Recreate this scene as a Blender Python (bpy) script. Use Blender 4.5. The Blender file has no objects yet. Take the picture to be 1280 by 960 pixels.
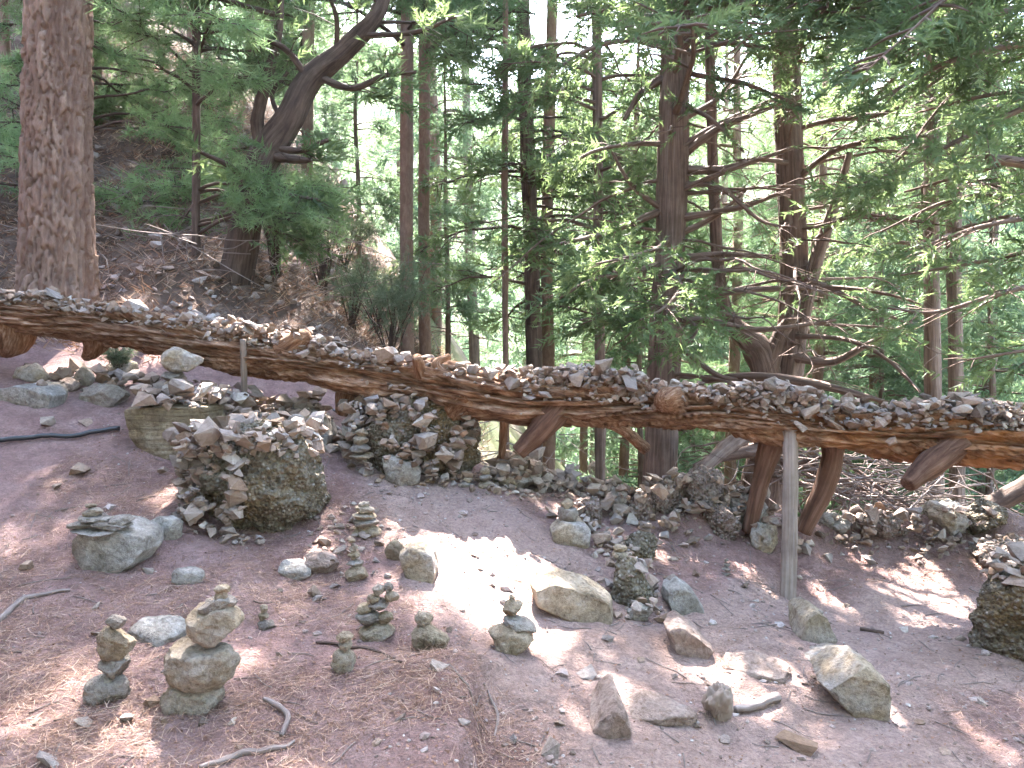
import bpy, bmesh, math, random
import numpy as np
from mathutils import Vector, Matrix, Euler
from mathutils.bvhtree import BVHTree

sc = bpy.context.scene
col = sc.collection
RNG = np.random.default_rng(7)
random.seed(7)

# ------------------------------------------------------------------ camera, sky, sun, exposure
F = 960.0
CAMZ = 1.6
PITCH = math.atan(50 / F)
cam_d = bpy.data.cameras.new("camera")
cam_d.sensor_width = 36.0
cam_d.lens = 36.0 * F / 1280.0
cam_d.clip_start = 0.05
cam_d.clip_end = 6000
cam = bpy.data.objects.new("camera", cam_d)
col.objects.link(cam)
cam.location = (0, 0, CAMZ)
cam.rotation_euler = (math.pi / 2 - PITCH, 0, 0)
sc.camera = cam

SUN_AZ, SUN_EL = math.radians(-4), math.radians(54)      # azimuth from +Y towards +X
SUN = np.array([math.sin(SUN_AZ) * math.cos(SUN_EL), math.cos(SUN_AZ) * math.cos(SUN_EL), math.sin(SUN_EL)])
world = bpy.data.worlds.new("World")
sc.world = world
world.use_nodes = True
wn = world.node_tree
bg = wn.nodes["Background"]
sky = wn.nodes.new("ShaderNodeTexSky")
sky.sky_type = 'NISHITA'
sky.sun_disc = False
sky.sun_elevation = SUN_EL
sky.sun_rotation = SUN_AZ
sky.air_density = 1.0
sky.dust_density = 2.0
wn.links.new(sky.outputs[0], bg.inputs[0])
bg.inputs[1].default_value = 0.15
sun_d = bpy.data.lights.new("sun", 'SUN')
sun_d.energy = 5.0
sun_d.angle = math.radians(0.53)
sun_d.color = (1.0, 0.95, 0.90)
sun_o = bpy.data.objects.new("sun", sun_d)
col.objects.link(sun_o)
sun_o.rotation_euler = Vector(-SUN).to_track_quat('-Z', 'Y').to_euler()
sun_o.location = (0, 0, 30)

sc.view_settings.view_transform = 'Standard'
sc.view_settings.look = 'None'
sc.view_settings.gamma = 1.0
sc.view_settings.exposure = 4.2
sc.view_settings.use_curve_mapping = False
sc.render.engine = 'CYCLES'
sc.cycles.use_denoising = True
sc.cycles.max_bounces = 4
sc.cycles.diffuse_bounces = 3
sc.cycles.glossy_bounces = 2
sc.cycles.transmission_bounces = 4
sc.cycles.transparent_max_bounces = 4
sc.cycles.debug_use_spatial_splits = True
sc.cycles.caustics_reflective = False
sc.cycles.caustics_refractive = False

# ------------------------------------------------------------------ numeric helpers
def sstep(a, b, x):
    t = np.clip((x - a) / (b - a), 0, 1)
    return t * t * (3 - 2 * t)

def _hash(ix, iy, iz, seed):
    h = (ix.astype(np.uint32) * np.uint32(374761393) + iy.astype(np.uint32) * np.uint32(668265263)
         + iz.astype(np.uint32) * np.uint32(2147483647) + np.uint32((seed * 144665) & 0xffffffff))
    h = (h ^ (h >> np.uint32(13))) * np.uint32(1274126177)
    h = h ^ (h >> np.uint32(16))
    h = (h * np.uint32(2246822519)) ^ (h >> np.uint32(11))
    return (h & np.uint32(0xffffff)).astype(np.float64) / 0xffffff

def noise(p, seed=0):
    p = np.asarray(p, float)
    i = np.floor(p).astype(np.int64)
    f = p - i
    f = f * f * (3 - 2 * f)
    r = 0
    for dx in (0, 1):
        wx = f[:, 0] if dx else 1 - f[:, 0]
        for dy in (0, 1):
            wy = f[:, 1] if dy else 1 - f[:, 1]
            for dz in (0, 1):
                wz = f[:, 2] if dz else 1 - f[:, 2]
                r = r + wx * wy * wz * _hash(i[:, 0] + dx, i[:, 1] + dy, i[:, 2] + dz, seed)
    return r * 2 - 1

def fbm(p, octv=4, seed=0, gain=0.5):
    p = np.asarray(p, float)
    a, s, r = 1.0, 1.0, 0
    for k in range(octv):
        r = r + a * noise(p * s + k * 17.3, seed + k)
        a *= gain
        s *= 2.03
    return r

def voronoi2(u, v, seed=0, wrap=None):
    """F1, F2 and a cell value; u wraps with period 'wrap' cells."""
    iu, iv = np.floor(u).astype(np.int64), np.floor(v).astype(np.int64)
    f1 = np.full(u.shape, 9.0); f2 = np.full(u.shape, 9.0); cell = np.zeros(u.shape)
    z0 = np.zeros_like(iu)
    for du in (-1, 0, 1):
        for dv in (-1, 0, 1):
            cu, cv = iu + du, iv + dv
            hu = cu % wrap if wrap else cu
            px = cu + _hash(hu, cv, z0, seed); py = cv + _hash(hu, cv, z0 + 5, seed)
            d = np.hypot(u - px, v - py)
            c = _hash(hu, cv, z0 + 9, seed)
            near = d < f1
            f2 = np.where(near, f1, np.minimum(f2, d))
            cell = np.where(near, c, cell)
            f1 = np.where(near, d, f1)
    return f1, f2, cell

_fw = np.array([0, math.cos(PITCH), -math.sin(PITCH)])
_up = np.array([0, math.sin(PITCH), math.cos(PITCH)])
def ray(px, py):
    return _fw + (px - 640) / F * np.array([1.0, 0, 0]) + (480 - py) / F * _up
def at(px, py, Y):
    d = ray(px, py)
    return np.array([0, 0, CAMZ]) + d * (Y / d[1])

# ------------------------------------------------------------------ terrain height
_gp = [(-300,960,3.0),(-300,700,4.6),(-300,500,6.5),(-300,405,8.5),
 (0,960,3.0),(0,800,4.0),(0,650,5.3),(0,560,6.2),(0,500,7.0),(0,447,8.0),
 (150,960,3.05),(150,800,4.05),(150,650,5.3),(150,575,6.2),(150,500,7.2),(150,455,8.2),
 (300,960,3.15),(300,800,4.15),(300,690,5.1),(300,640,5.7),(300,560,6.6),(300,490,7.8),
 (430,960,3.25),(430,800,4.25),(430,700,5.2),(430,620,6.1),(430,550,7.2),(430,505,8.0),
 (560,960,3.3),(560,800,4.3),(560,700,5.3),(560,620,6.4),(560,590,6.9),(560,570,7.6),
 (700,960,3.45),(700,860,4.1),(700,790,4.7),(700,700,5.6),(700,630,6.6),(700,612,7.0),
 (850,960,3.55),(850,860,4.2),(850,780,5.0),(850,720,5.8),(850,670,6.5),(850,625,7.2),
 (1000,960,3.65),(1000,860,4.4),(1000,790,5.2),(1000,745,5.9),(1000,690,6.5),(1000,658,7.0),
 (1150,960,3.75),(1150,860,4.5),(1150,800,5.3),(1150,755,5.9),(1150,700,6.5),(1150,660,7.1),
 (1280,960,3.85),(1280,860,4.6),(1280,790,5.5),(1280,720,6.3),(1280,655,7.1),
 (1550,960,4.0),(1550,800,5.4),(1550,655,7.2),
 (70,372,10.0),(200,345,9.9),(200,225,12.6),(200,100,16),(210,20,21),(350,345,11),(350,225,15),(360,140,19),(430,405,11),(455,310,17),(30,230,12.5),(-150,200,12)]
_ctl = [at(*g) for g in _gp] + [np.array(p, float) for p in (
 (-3,0,-.2),(0,0,-.45),(3,0,-.75),(0,-6,-.7),(-6,-6,.4),(6,-6,-1.2),
 (-1.5,10,1.2),(0.0,8.6,-.1),(0.3,10,-.9),(0,15,-1.6),(1.5,8.8,-.35),(2.5,9.2,-.6),(3.5,9.0,-.9),(5,9,-1.2),(7,9,-1.6),(5,12,-3.0),(2,12,-2.2),
 (10,20,-7),(10,40,-13),(0,30,-4.5),(-6,28,5.5),(-14,24,12.5),(-24,30,22),(-26,12,13),(-30,60,26),(30,30,-15),(0,60,-11),(40,60,-20),(14,8,-3.0),(25,10,-9),(-12,2,3.0),(-10,8,4.0))]
_ctl = np.array(_ctl)
_C = 0.4
def _phi(r2): return np.sqrt(r2 + _C * _C)
_n = len(_ctl)
_A = np.zeros((_n + 3, _n + 3))
_d = _ctl[:, None, :2] - _ctl[None, :, :2]
_A[:_n, :_n] = _phi((_d ** 2).sum(-1)) - np.eye(_n) * 0.04
_A[:_n, _n] = 1; _A[:_n, _n + 1:] = _ctl[:, :2]
_A[_n:, :_n] = _A[:_n, _n:].T
_W = np.linalg.solve(_A, np.concatenate([_ctl[:, 2], np.zeros(3)]))

def _seg_dist(x, y, P):
    """signed distance (left side of travel positive) to a polyline"""
    best = np.full(x.shape, 1e9); sgn = np.ones(x.shape)
    for a, b in zip(P[:-1], P[1:]):
        ex, ey = b[0] - a[0], b[1] - a[1]
        t = np.clip(((x - a[0]) * ex + (y - a[1]) * ey) / (ex * ex + ey * ey), 0, 1)
        d = np.hypot(x - a[0] - t * ex, y - a[1] - t * ey)
        s = np.sign(ex * (y - a[1]) - ey * (x - a[0]))
        sgn = np.where(d < best, s, sgn); best = np.minimum(best, d)
    return best * sgn

LEDGE = [(-.22, 2.6), (-.16, 3.3), (-.16, 3.72), (-.10, 4.02), (.16, 4.32), (-.1, 4.75), (-.45, 5.2), (-.75, 5.55), (-1.0, 6.0)]
RIDGE = [(.45, 6.95), (1.0, 6.85), (1.6, 6.75), (2.1, 6.8), (2.6, 6.75), (3.4, 7.0), (4.6, 7.0)]
def G(x, y, detail=True):
    x = np.atleast_1d(np.asarray(x, float)); y = np.atleast_1d(np.asarray(y, float))
    z = np.zeros(x.shape)
    r = np.hypot(x, y)
    near = r < 75
    if near.any():
        xn, yn = x[near], y[near]
        q = np.full(xn.shape, _W[_n]) + _W[_n + 1] * xn + _W[_n + 2] * yn
        for k in range(_n):
            q += _W[k] * _phi((xn - _ctl[k, 0]) ** 2 + (yn - _ctl[k, 1]) ** 2)
        if detail:
            m = (r[near] < 14)
            xm, ym = xn[m], yn[m]
            jig = 0.05 * noise(np.c_[xm * 5, ym * 5, xm * 0], 3) + 0.02 * noise(np.c_[xm * 17, ym * 17, xm * 0], 4)
            sd = _seg_dist(xm, ym, LEDGE) + jig
            led = 0.17 * sstep(-.03, .03, sd) * np.exp(-(np.clip(sd, 0, 9) / .75) ** 2) * sstep(4.25, 3.85, ym)
            rough = 0.03 * fbm(np.c_[xm * 1.7, ym * 1.7, xm * 0], 4, 11) + 0.012 * fbm(np.c_[xm * 11, ym * 11, xm * 0], 3, 21)
            rd = np.abs(_seg_dist(xm, ym, RIDGE)); rough = rough + .15 * np.exp(-(rd / .22) ** 2) * (.8 + .5 * fbm(np.c_[xm * 4, ym * 4, xm * 0], 3, 63)) * sstep(.3, .9, xm)
            rill = -0.018 * np.abs(noise(np.c_[xm * 1.2 + ym * 2.4, ym * .7 - xm * .35, xm * 0], 31)) * sstep(-.2, .3, xm)
            hl = sstep(8.3, 10, yn) * sstep(2, -1, xn)
            q += .16 * hl * fbm(np.c_[xn * .9, yn * .9, xn * 0], 4, 66, .6)
            q[m] += (led + rough + rill) * sstep(14, 9, r[near][m])
        z[near] = q
    far = -17 + 34 * sstep(-5, -70, x) * sstep(-40, 20, y) + 4 * noise(np.c_[x * .02, y * .02, x * 0], 5)
    mt = sstep(45, 270, y) * (96 + 14 * noise(np.c_[x * .006, y * .006, x * 0], 6) + 8 * noise(np.c_[x * .012, y * .012, x * 0], 7))
    mt += sstep(60, 400, np.abs(x)) * (14 + 6 * noise(np.c_[x * .006, y * .006, x * 0], 8))
    w = sstep(35, 75, r)
    return z * (1 - w) + (far + mt) * w

def axis(lo, hi, step, far_lo, far_hi, g=1.085):
    a = list(np.arange(lo, hi + 1e-6, step))
    s, x = step, a[-1]; up = []
    while x < far_hi: s *= g; x += s; up.append(x)
    s, x = step, a[0]; dn = []
    while x > far_lo: s *= g; x -= s; dn.append(x)
    return np.array(dn[::-1] + a + up)
gx = axis(-4.6, 5.2, .032, -1800, 1800)
gy = axis(2.4, 7.8, .03, -300, 2600)
GX, GY = np.meshgrid(gx, gy)
GZ = G(GX.ravel(), GY.ravel()).reshape(GX.shape)
_gxl, _gyl = gx.tolist(), gy.tolist()
import bisect
def GI(x, y):
    """height of the built ground sheet (bilinear)"""
    x = np.atleast_1d(np.asarray(x, float)); y = np.atleast_1d(np.asarray(y, float))
    i = np.clip(np.searchsorted(gx, x) - 1, 0, len(gx) - 2); j = np.clip(np.searchsorted(gy, y) - 1, 0, len(gy) - 2)
    u = (x - gx[i]) / (gx[i + 1] - gx[i]); v = (y - gy[j]) / (gy[j + 1] - gy[j])
    return (GZ[j, i] * (1 - u) + GZ[j, i + 1] * u) * (1 - v) + (GZ[j + 1, i] * (1 - u) + GZ[j + 1, i + 1] * u) * v
def G1(x, y):
    i = min(max(bisect.bisect_left(_gxl, x) - 1, 0), len(_gxl) - 2); j = min(max(bisect.bisect_left(_gyl, y) - 1, 0), len(_gyl) - 2)
    u = (x - _gxl[i]) / (_gxl[i + 1] - _gxl[i]); v = (y - _gyl[j]) / (_gyl[j + 1] - _gyl[j])
    return float((GZ[j, i] * (1 - u) + GZ[j, i + 1] * u) * (1 - v) + (GZ[j + 1, i] * (1 - u) + GZ[j + 1, i + 1] * u) * v)
def hit(px, py, y0=2.3, y1=26):
    d = ray(px, py)
    Y = np.arange(y0, y1, .02)
    P = np.array([0, 0, CAMZ]) + d * (Y / d[1])[:, None]
    k = np.nonzero(P[:, 2] < GI(P[:, 0], P[:, 1]))[0]
    k = k[0] if len(k) else len(Y) - 1
    return P[k]

# ------------------------------------------------------------------ mesh helpers
def mk_mesh(name, V, tris=None, quads=None, smooth=True, attrs=None, vec=None):
    V = np.asarray(V, np.float32)
    me = bpy.data.meshes.new(name)
    nt = 0 if tris is None else len(tris); nq = 0 if quads is None else len(quads)
    me.vertices.add(len(V)); me.vertices.foreach_set("co", V.ravel())
    idx, st, tot = [], [], []
    if nt:
        idx.append(np.asarray(tris, np.int32).ravel()); st.append(np.arange(nt) * 3); tot.append(np.full(nt, 3))
    if nq:
        idx.append(np.asarray(quads, np.int32).ravel()); st.append(nt * 3 + np.arange(nq) * 4); tot.append(np.full(nq, 4))
    idx = np.concatenate(idx); me.loops.add(len(idx)); me.loops.foreach_set("vertex_index", idx.astype(np.int32))
    me.polygons.add(nt + nq)
    me.polygons.foreach_set("loop_start", np.concatenate(st).astype(np.int32))
    me.polygons.foreach_set("loop_total", np.concatenate(tot).astype(np.int32))
    me.polygons.foreach_set("use_smooth", np.full(nt + nq, bool(smooth)))
    for k, a in (attrs or {}).items():
        me.attributes.new(k, 'FLOAT', 'POINT').data.foreach_set("value", np.asarray(a, np.float32).ravel())
    for k, a in (vec or {}).items():
        me.attributes.new(k, 'FLOAT_VECTOR', 'POINT').data.foreach_set("vector", np.asarray(a, np.float32).ravel())
    me.update(calc_edges=True)
    return me

def obj(name, me, mat=None, parent=None, loc=None, rot=None, scale=None):
    o = bpy.data.objects.new(name, me)
    col.objects.link(o)
    if mat is not None and me is not None and len(me.materials) == 0:
        me.materials.append(mat)
    if parent is not None: o.parent = parent
    if loc is not None: o.location = loc
    if rot is not None: o.rotation_euler = rot
    if scale is not None: o.scale = scale
    return o

def tag(o, label=None, cat=None, group=None, kind=None):
    if label: o["label"] = label
    if cat: o["category"] = cat
    if group: o["group"] = group
    if kind: o["kind"] = kind
    return o

def empty(name, loc, label, cat, group=None):
    o = bpy.data.objects.new(name, None)
    o.empty_display_size = .1
    col.objects.link(o); o.location = loc
    return tag(o, label, cat, group)

class MB:
    """collects vertices, triangles, quads, a per-vertex number and lengthwise coordinates"""
    def __init__(s): s.V, s.T, s.Q, s.R, s.L, s.n = [], [], [], [], [], 0
    def add(s, V, T=None, Q=None, rnd=0.5, lc=None):
        V = np.asarray(V, float); n = len(V)
        s.V.append(V)
        if T is not None and len(T): s.T.append(np.asarray(T) + s.n)
        if Q is not None and len(Q): s.Q.append(np.asarray(Q) + s.n)
        s.R.append(np.broadcast_to(np.asarray(rnd, float), (n,)))
        s.L.append(V if lc is None else lc)
        s.n += n
    def mesh(s, name, smooth=True):
        return mk_mesh(name, np.concatenate(s.V), np.concatenate(s.T) if s.T else None, np.concatenate(s.Q) if s.Q else None,
                       smooth, {"rnd": np.concatenate(s.R)}, {"lc": np.concatenate(s.L)})

def resample(P, n):
    P = np.asarray(P, float)
    if len(P) == 2:
        t = np.linspace(0, 1, n)[:, None]; return P[0] * (1 - t) + P[1] * t
    Q = np.vstack([2 * P[0] - P[1], P, 2 * P[-1] - P[-2]])
    seg = np.linalg.norm(np.diff(P, axis=0), axis=1)[:, ] if P.shape[1] > 1 else np.abs(np.diff(P[:, 0]))
    u = np.linspace(0, len(P) - 1 - 1e-6, n)
    i = u.astype(int); t = (u - i)[:, None]
    p0, p1, p2, p3 = Q[i], Q[i + 1], Q[i + 2], Q[i + 3]
    return .5 * (2 * p1 + (p2 - p0) * t + (2 * p0 - 5 * p1 + 4 * p2 - p3) * t ** 2 + (3 * p1 - p0 - 3 * p2 + p3) * t ** 3)

def tube(P, R, seg=8, n=None, disp=None, rot0=0.0):
    """swept tube through points P with radii R (resampled to n rings), closed ends; returns V, T, Q, lc"""
    P = np.asarray(P, float); R = np.asarray(R, float)
    n = n or len(P)
    Rr = np.interp(np.linspace(0, 1, n), np.linspace(0, 1, len(R)), R)
    C = resample(P, n) if n != len(P) else P
    T = np.gradient(C, axis=0); T /= np.linalg.norm(T, axis=1)[:, None] + 1e-12
    a = np.array([0, 0, 1.0]) if abs(T[0, 2]) < .9 else np.array([1.0, 0, 0])
    u = np.cross(T[0], a); u /= np.linalg.norm(u)
    U = np.zeros_like(C)
    for k in range(n):
        u = u - T[k] * (u @ T[k]); u /= np.linalg.norm(u) + 1e-12
        U[k] = u
    W = np.cross(T, U)
    s = np.concatenate([[0], np.cumsum(np.linalg.norm(np.diff(C, axis=0), axis=1))])
    th = np.linspace(0, 2 * math.pi, seg, endpoint=False) + rot0
    c, si = np.cos(th), np.sin(th)
    rad = np.repeat(Rr[:, None], seg, 1)
    if disp is not None:
        TH, S = np.meshgrid(th, s); rad = rad + disp(TH.ravel(), S.ravel(), rad.ravel()).reshape(rad.shape)
    V = C[:, None] + rad[..., None] * (c[None, :, None] * U[:, None] + si[None, :, None] * W[:, None])
    lc = np.stack([np.broadcast_to(c, (n, seg)) * Rr[:, None], np.broadcast_to(si, (n, seg)) * Rr[:, None], np.broadcast_to(s[:, None], (n, seg))], -1)
    V = V.reshape(-1, 3); lc = lc.reshape(-1, 3)
    i = np.arange(n - 1)[:, None] * seg; j = np.arange(seg)[None]; j2 = (j + 1) % seg
    Q = np.stack([i + j, i + j2, i + seg + j2, i + seg + j], -1).reshape(-1, 4)
    m = len(V)
    V = np.vstack([V, C[0], C[-1]]); lc = np.vstack([lc, [0, 0, s[0]], [0, 0, s[-1]]])
    j = np.arange(seg); j2 = (j + 1) % seg
    T1 = np.stack([np.full(seg, m), j2, j], -1); b = (n - 1) * seg
    T2 = np.stack([np.full(seg, m + 1), b + j, b + j2], -1)
    return V, np.vstack([T1, T2]), Q, lc

def tube_mesh(name, *a, **k):
    V, T, Q, lc = tube(*a, **k)
    m = MB(); m.add(V, T, Q, .5, lc)
    return m.mesh(name)

# icospheres
def ico(level):
    t = (1 + 5 ** .5) / 2
    V = np.array([(-1,t,0),(1,t,0),(-1,-t,0),(1,-t,0),(0,-1,t),(0,1,t),(0,-1,-t),(0,1,-t),(t,0,-1),(t,0,1),(-t,0,-1),(-t,0,1)], float)
    V /= np.linalg.norm(V[0])
    Fc = [(0,11,5),(0,5,1),(0,1,7),(0,7,10),(0,10,11),(1,5,9),(5,11,4),(11,10,2),(10,7,6),(7,1,8),(3,9,4),(3,4,2),(3,2,6),(3,6,8),(3,8,9),(4,9,5),(2,4,11),(6,2,10),(8,6,7),(9,8,1)]
    V = [tuple(v) for v in V]
    for _ in range(level):
        mid, N = {}, []
        def m(a, b):
            k = (min(a, b), max(a, b))
            if k not in mid:
                v = np.array(V[a]) + np.array(V[b]); v /= np.linalg.norm(v)
                V.append(tuple(v)); mid[k] = len(V) - 1
            return mid[k]
        for a, b, c in Fc:
            x, y, z = m(a, b), m(b, c), m(c, a)
            N += [(a, x, z), (b, y, x), (c, z, y), (x, y, z)]
        Fc = N
    return np.array(V), np.array(Fc)
ICO = {k: ico(k) for k in range(6)}

def rock_verts(seed, level, planes=9, p=34, rough=.03, lump=.06, nfreq=3.0, box=0.0):
    """faceted lump: soft minimum of random cutting planes plus noise, normalised to a 2x2x2 box"""
    r = np.random.default_rng(seed)
    D, T = ICO[level]
    N = r.normal(size=(planes, 3)); N /= np.linalg.norm(N, axis=1)[:, None]
    h = r.uniform(.58, 1.0, planes)
    if box:
        N = np.vstack([N, np.eye(3), -np.eye(3)]); h = np.concatenate([h, np.full(6, box)])
    q = np.clip(D @ N.T, 1e-3, None) / h
    rad = 1 / (np.sum(q ** p, 1) + 1.02 ** -p) ** (1 / p)
    rad *= 1 + lump * fbm(D * 1.1 + seed, 2, seed) + rough * (fbm(D * nfreq + seed, 4, seed + 3, .6) - .9 * np.abs(noise(D * nfreq * .8 + 7 + seed, seed + 9)))
    V = D * rad[:, None]
    lo, hi = V.min(0), V.max(0)
    V = (V - (lo + hi) / 2) / ((hi - lo) / 2)
    return V, T

# ------------------------------------------------------------------ materials
class NT:
    def __init__(s, name):
        s.m = bpy.data.materials.new(name); s.m.use_nodes = True
        s.t = s.m.node_tree; s.t.nodes.clear()
        s.out = s.t.nodes.new("ShaderNodeOutputMaterial")
    def n(s, typ, **kw):
        x = s.t.nodes.new(typ)
        for k, v in kw.items(): setattr(x, k, v)
        return x
    def l(s, a, b): s.t.links.new(a, b)
    def coord(s, kind="Object", attr=None, scale=(1, 1, 1)):
        mp = s.n("ShaderNodeMapping"); mp.inputs["Scale"].default_value = scale
        if attr:
            a = s.n("ShaderNodeAttribute", attribute_name=attr); s.l(a.outputs["Vector"], mp.inputs[0])
        elif kind == "World":
            g = s.n("ShaderNodeNewGeometry"); s.l(g.outputs["Position"], mp.inputs[0])
        else:
            g = s.n("ShaderNodeTexCoord"); s.l(g.outputs[kind], mp.inputs[0])
        return mp.outputs[0]
    def noise(s, vec, scale, detail=5, rough=.6, dist=0.0):
        x = s.n("ShaderNodeTexNoise"); s.l(vec, x.inputs["Vector"])
        x.inputs["Scale"].default_value = scale; x.inputs["Detail"].default_value = detail
        x.inputs["Roughness"].default_value = rough; x.inputs["Distortion"].default_value = dist
        return x.outputs["Fac"]
    def voro(s, vec, scale, feature='F1', out="Distance"):
        x = s.n("ShaderNodeTexVoronoi", feature=feature); s.l(vec, x.inputs["Vector"])
        x.inputs["Scale"].default_value = scale
        return x.outputs[out]
    def ramp(s, fac, stops):
        x = s.n("ShaderNodeValToRGB"); s.l(fac, x.inputs[0]); e = x.color_ramp.elements
        while len(e) < len(stops): e.new(.5)
        for k, (p, c) in enumerate(stops): e[k].position = p; e[k].color = (*c, 1)
        return x.outputs[0]
    def mix(s, fac, a, b, mode='MIX'):
        x = s.n("ShaderNodeMix", data_type='RGBA', blend_type=mode)
        for sock, v in ((x.inputs[0], fac), (x.inputs[6], a), (x.inputs[7], b)):
            if isinstance(v, (int, float)): sock.default_value = v
            elif isinstance(v, tuple): sock.default_value = (*v, 1)
            else: s.l(v, sock)
        return x.outputs[2]
    def math(s, op, a, b=0.0):
        x = s.n("ShaderNodeMath", operation=op)
        for sock, v in ((x.inputs[0], a), (x.inputs[1], b)):
            if isinstance(v, (int, float)): sock.default_value = v
            else: s.l(v, sock)
        return x.outputs[0]
    def attr(s, name): return s.n("ShaderNodeAttribute", attribute_name=name).outputs["Fac"]
    def orand(s): return s.n("ShaderNodeObjectInfo").outputs["Random"]
    def bump(s, h, strength=.5, dist=.02):
        b = s.n("ShaderNodeBump"); b.inputs["Strength"].default_value = strength; b.inputs["Distance"].default_value = dist
        s.l(h, b.inputs["Height"]); return b.outputs[0]
    def bsdf(s, colr, rough=.85, normal=None, spec=.3):
        b = s.n("ShaderNodeBsdfPrincipled")
        if isinstance(colr, tuple): b.inputs["Base Color"].default_value = (*colr, 1)
        else: s.l(colr, b.inputs["Base Color"])
        b.inputs["Roughness"].default_value = rough
        b.inputs["Specular IOR Level"].default_value = spec
        if normal is not None: s.l(normal, b.inputs["Normal"])
        return b.outputs[0]
    def done(s, sh): s.l(sh, s.out.inputs[0]); return s.m

def mat_ground():
    m = NT("soil")
    w = m.coord("World")
    big = m.noise(w, .8, 5, .6); mid = m.noise(w, 5, 8, .75); fine = m.noise(w, 38, 8, .8); grit = m.voro(w, 75); clod = m.noise(w, 15, 6, .75, 1.0)
    path = m.ramp(mid, [(.3, (.28, .182, .148)), (.5, (.40, .275, .225)), (.72, (.49, .36, .305))])
    litt = m.ramp(mid, [(.3, (.15, .08, .07)), (.48, (.29, .17, .15)), (.7, (.43, .29, .26))])
    c = m.mix(m.attr("litter"), path, litt)
    c = m.mix(m.ramp(fine, [(.38, (0, 0, 0)), (.6, (1, 1, 1))]), m.mix(.6, c, (.10, .065, .055)), c)
    c = m.mix(m.ramp(clod, [(.36, (.75, .75, .75)), (.5, (0, 0, 0))]), c, m.mix(.6, c, (.11, .07, .055)))
    c = m.mix(m.ramp(big, [(.35, (.0, .0, .0)), (.65, (.5, .5, .5))]), c, m.mix(.5, c, (.42, .30, .29)))
    far = m.ramp(m.noise(w, .25, 6, .7), [(.35, (.06, .075, .04)), (.5, (.11, .12, .06)), (.62, (.25, .21, .17))])
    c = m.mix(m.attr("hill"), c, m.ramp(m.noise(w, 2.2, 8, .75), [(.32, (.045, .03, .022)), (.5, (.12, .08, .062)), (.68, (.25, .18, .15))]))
    c = m.mix(m.attr("far"), c, far)
    h = m.math('ADD', m.math('ADD', fine, m.math('MULTIPLY', clod, 1.4)), m.math('MULTIPLY', grit, .5))
    return m.done(m.bsdf(c, .95, m.bump(h, .9, .03), .15))

STONE = [(0, (.13, .095, .075)), (.14, (.28, .225, .19)), (.3, (.22, .145, .10)), (.45, (.34, .275, .23)), (.6, (.23, .20, .19)), (.75, (.34, .245, .19)), (.88, (.17, .13, .11)), (1, (.50, .44, .39))]
def mat_stone(name, src, ramp=STONE, tint=None, freq=9.0):
    m = NT(name)
    f = m.orand() if src == 'obj' else m.attr("rnd")
    c = m.ramp(f, ramp)
    v = m.coord("World") if src == 'attr' else m.coord("Object")
    g = m.noise(v, freq, 6, .7) if src == 'attr' else m.noise(v, 1.6, 7, .7)
    c = m.mix(.8, c, m.ramp(g, [(.3, (.5, .45, .4)), (.5, (.9, .88, .86)), (.7, (1.15, 1.13, 1.1))]), 'MULTIPLY')
    return m.done(m.bsdf(c, .9, m.bump(g, .6, .04), .2))

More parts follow.
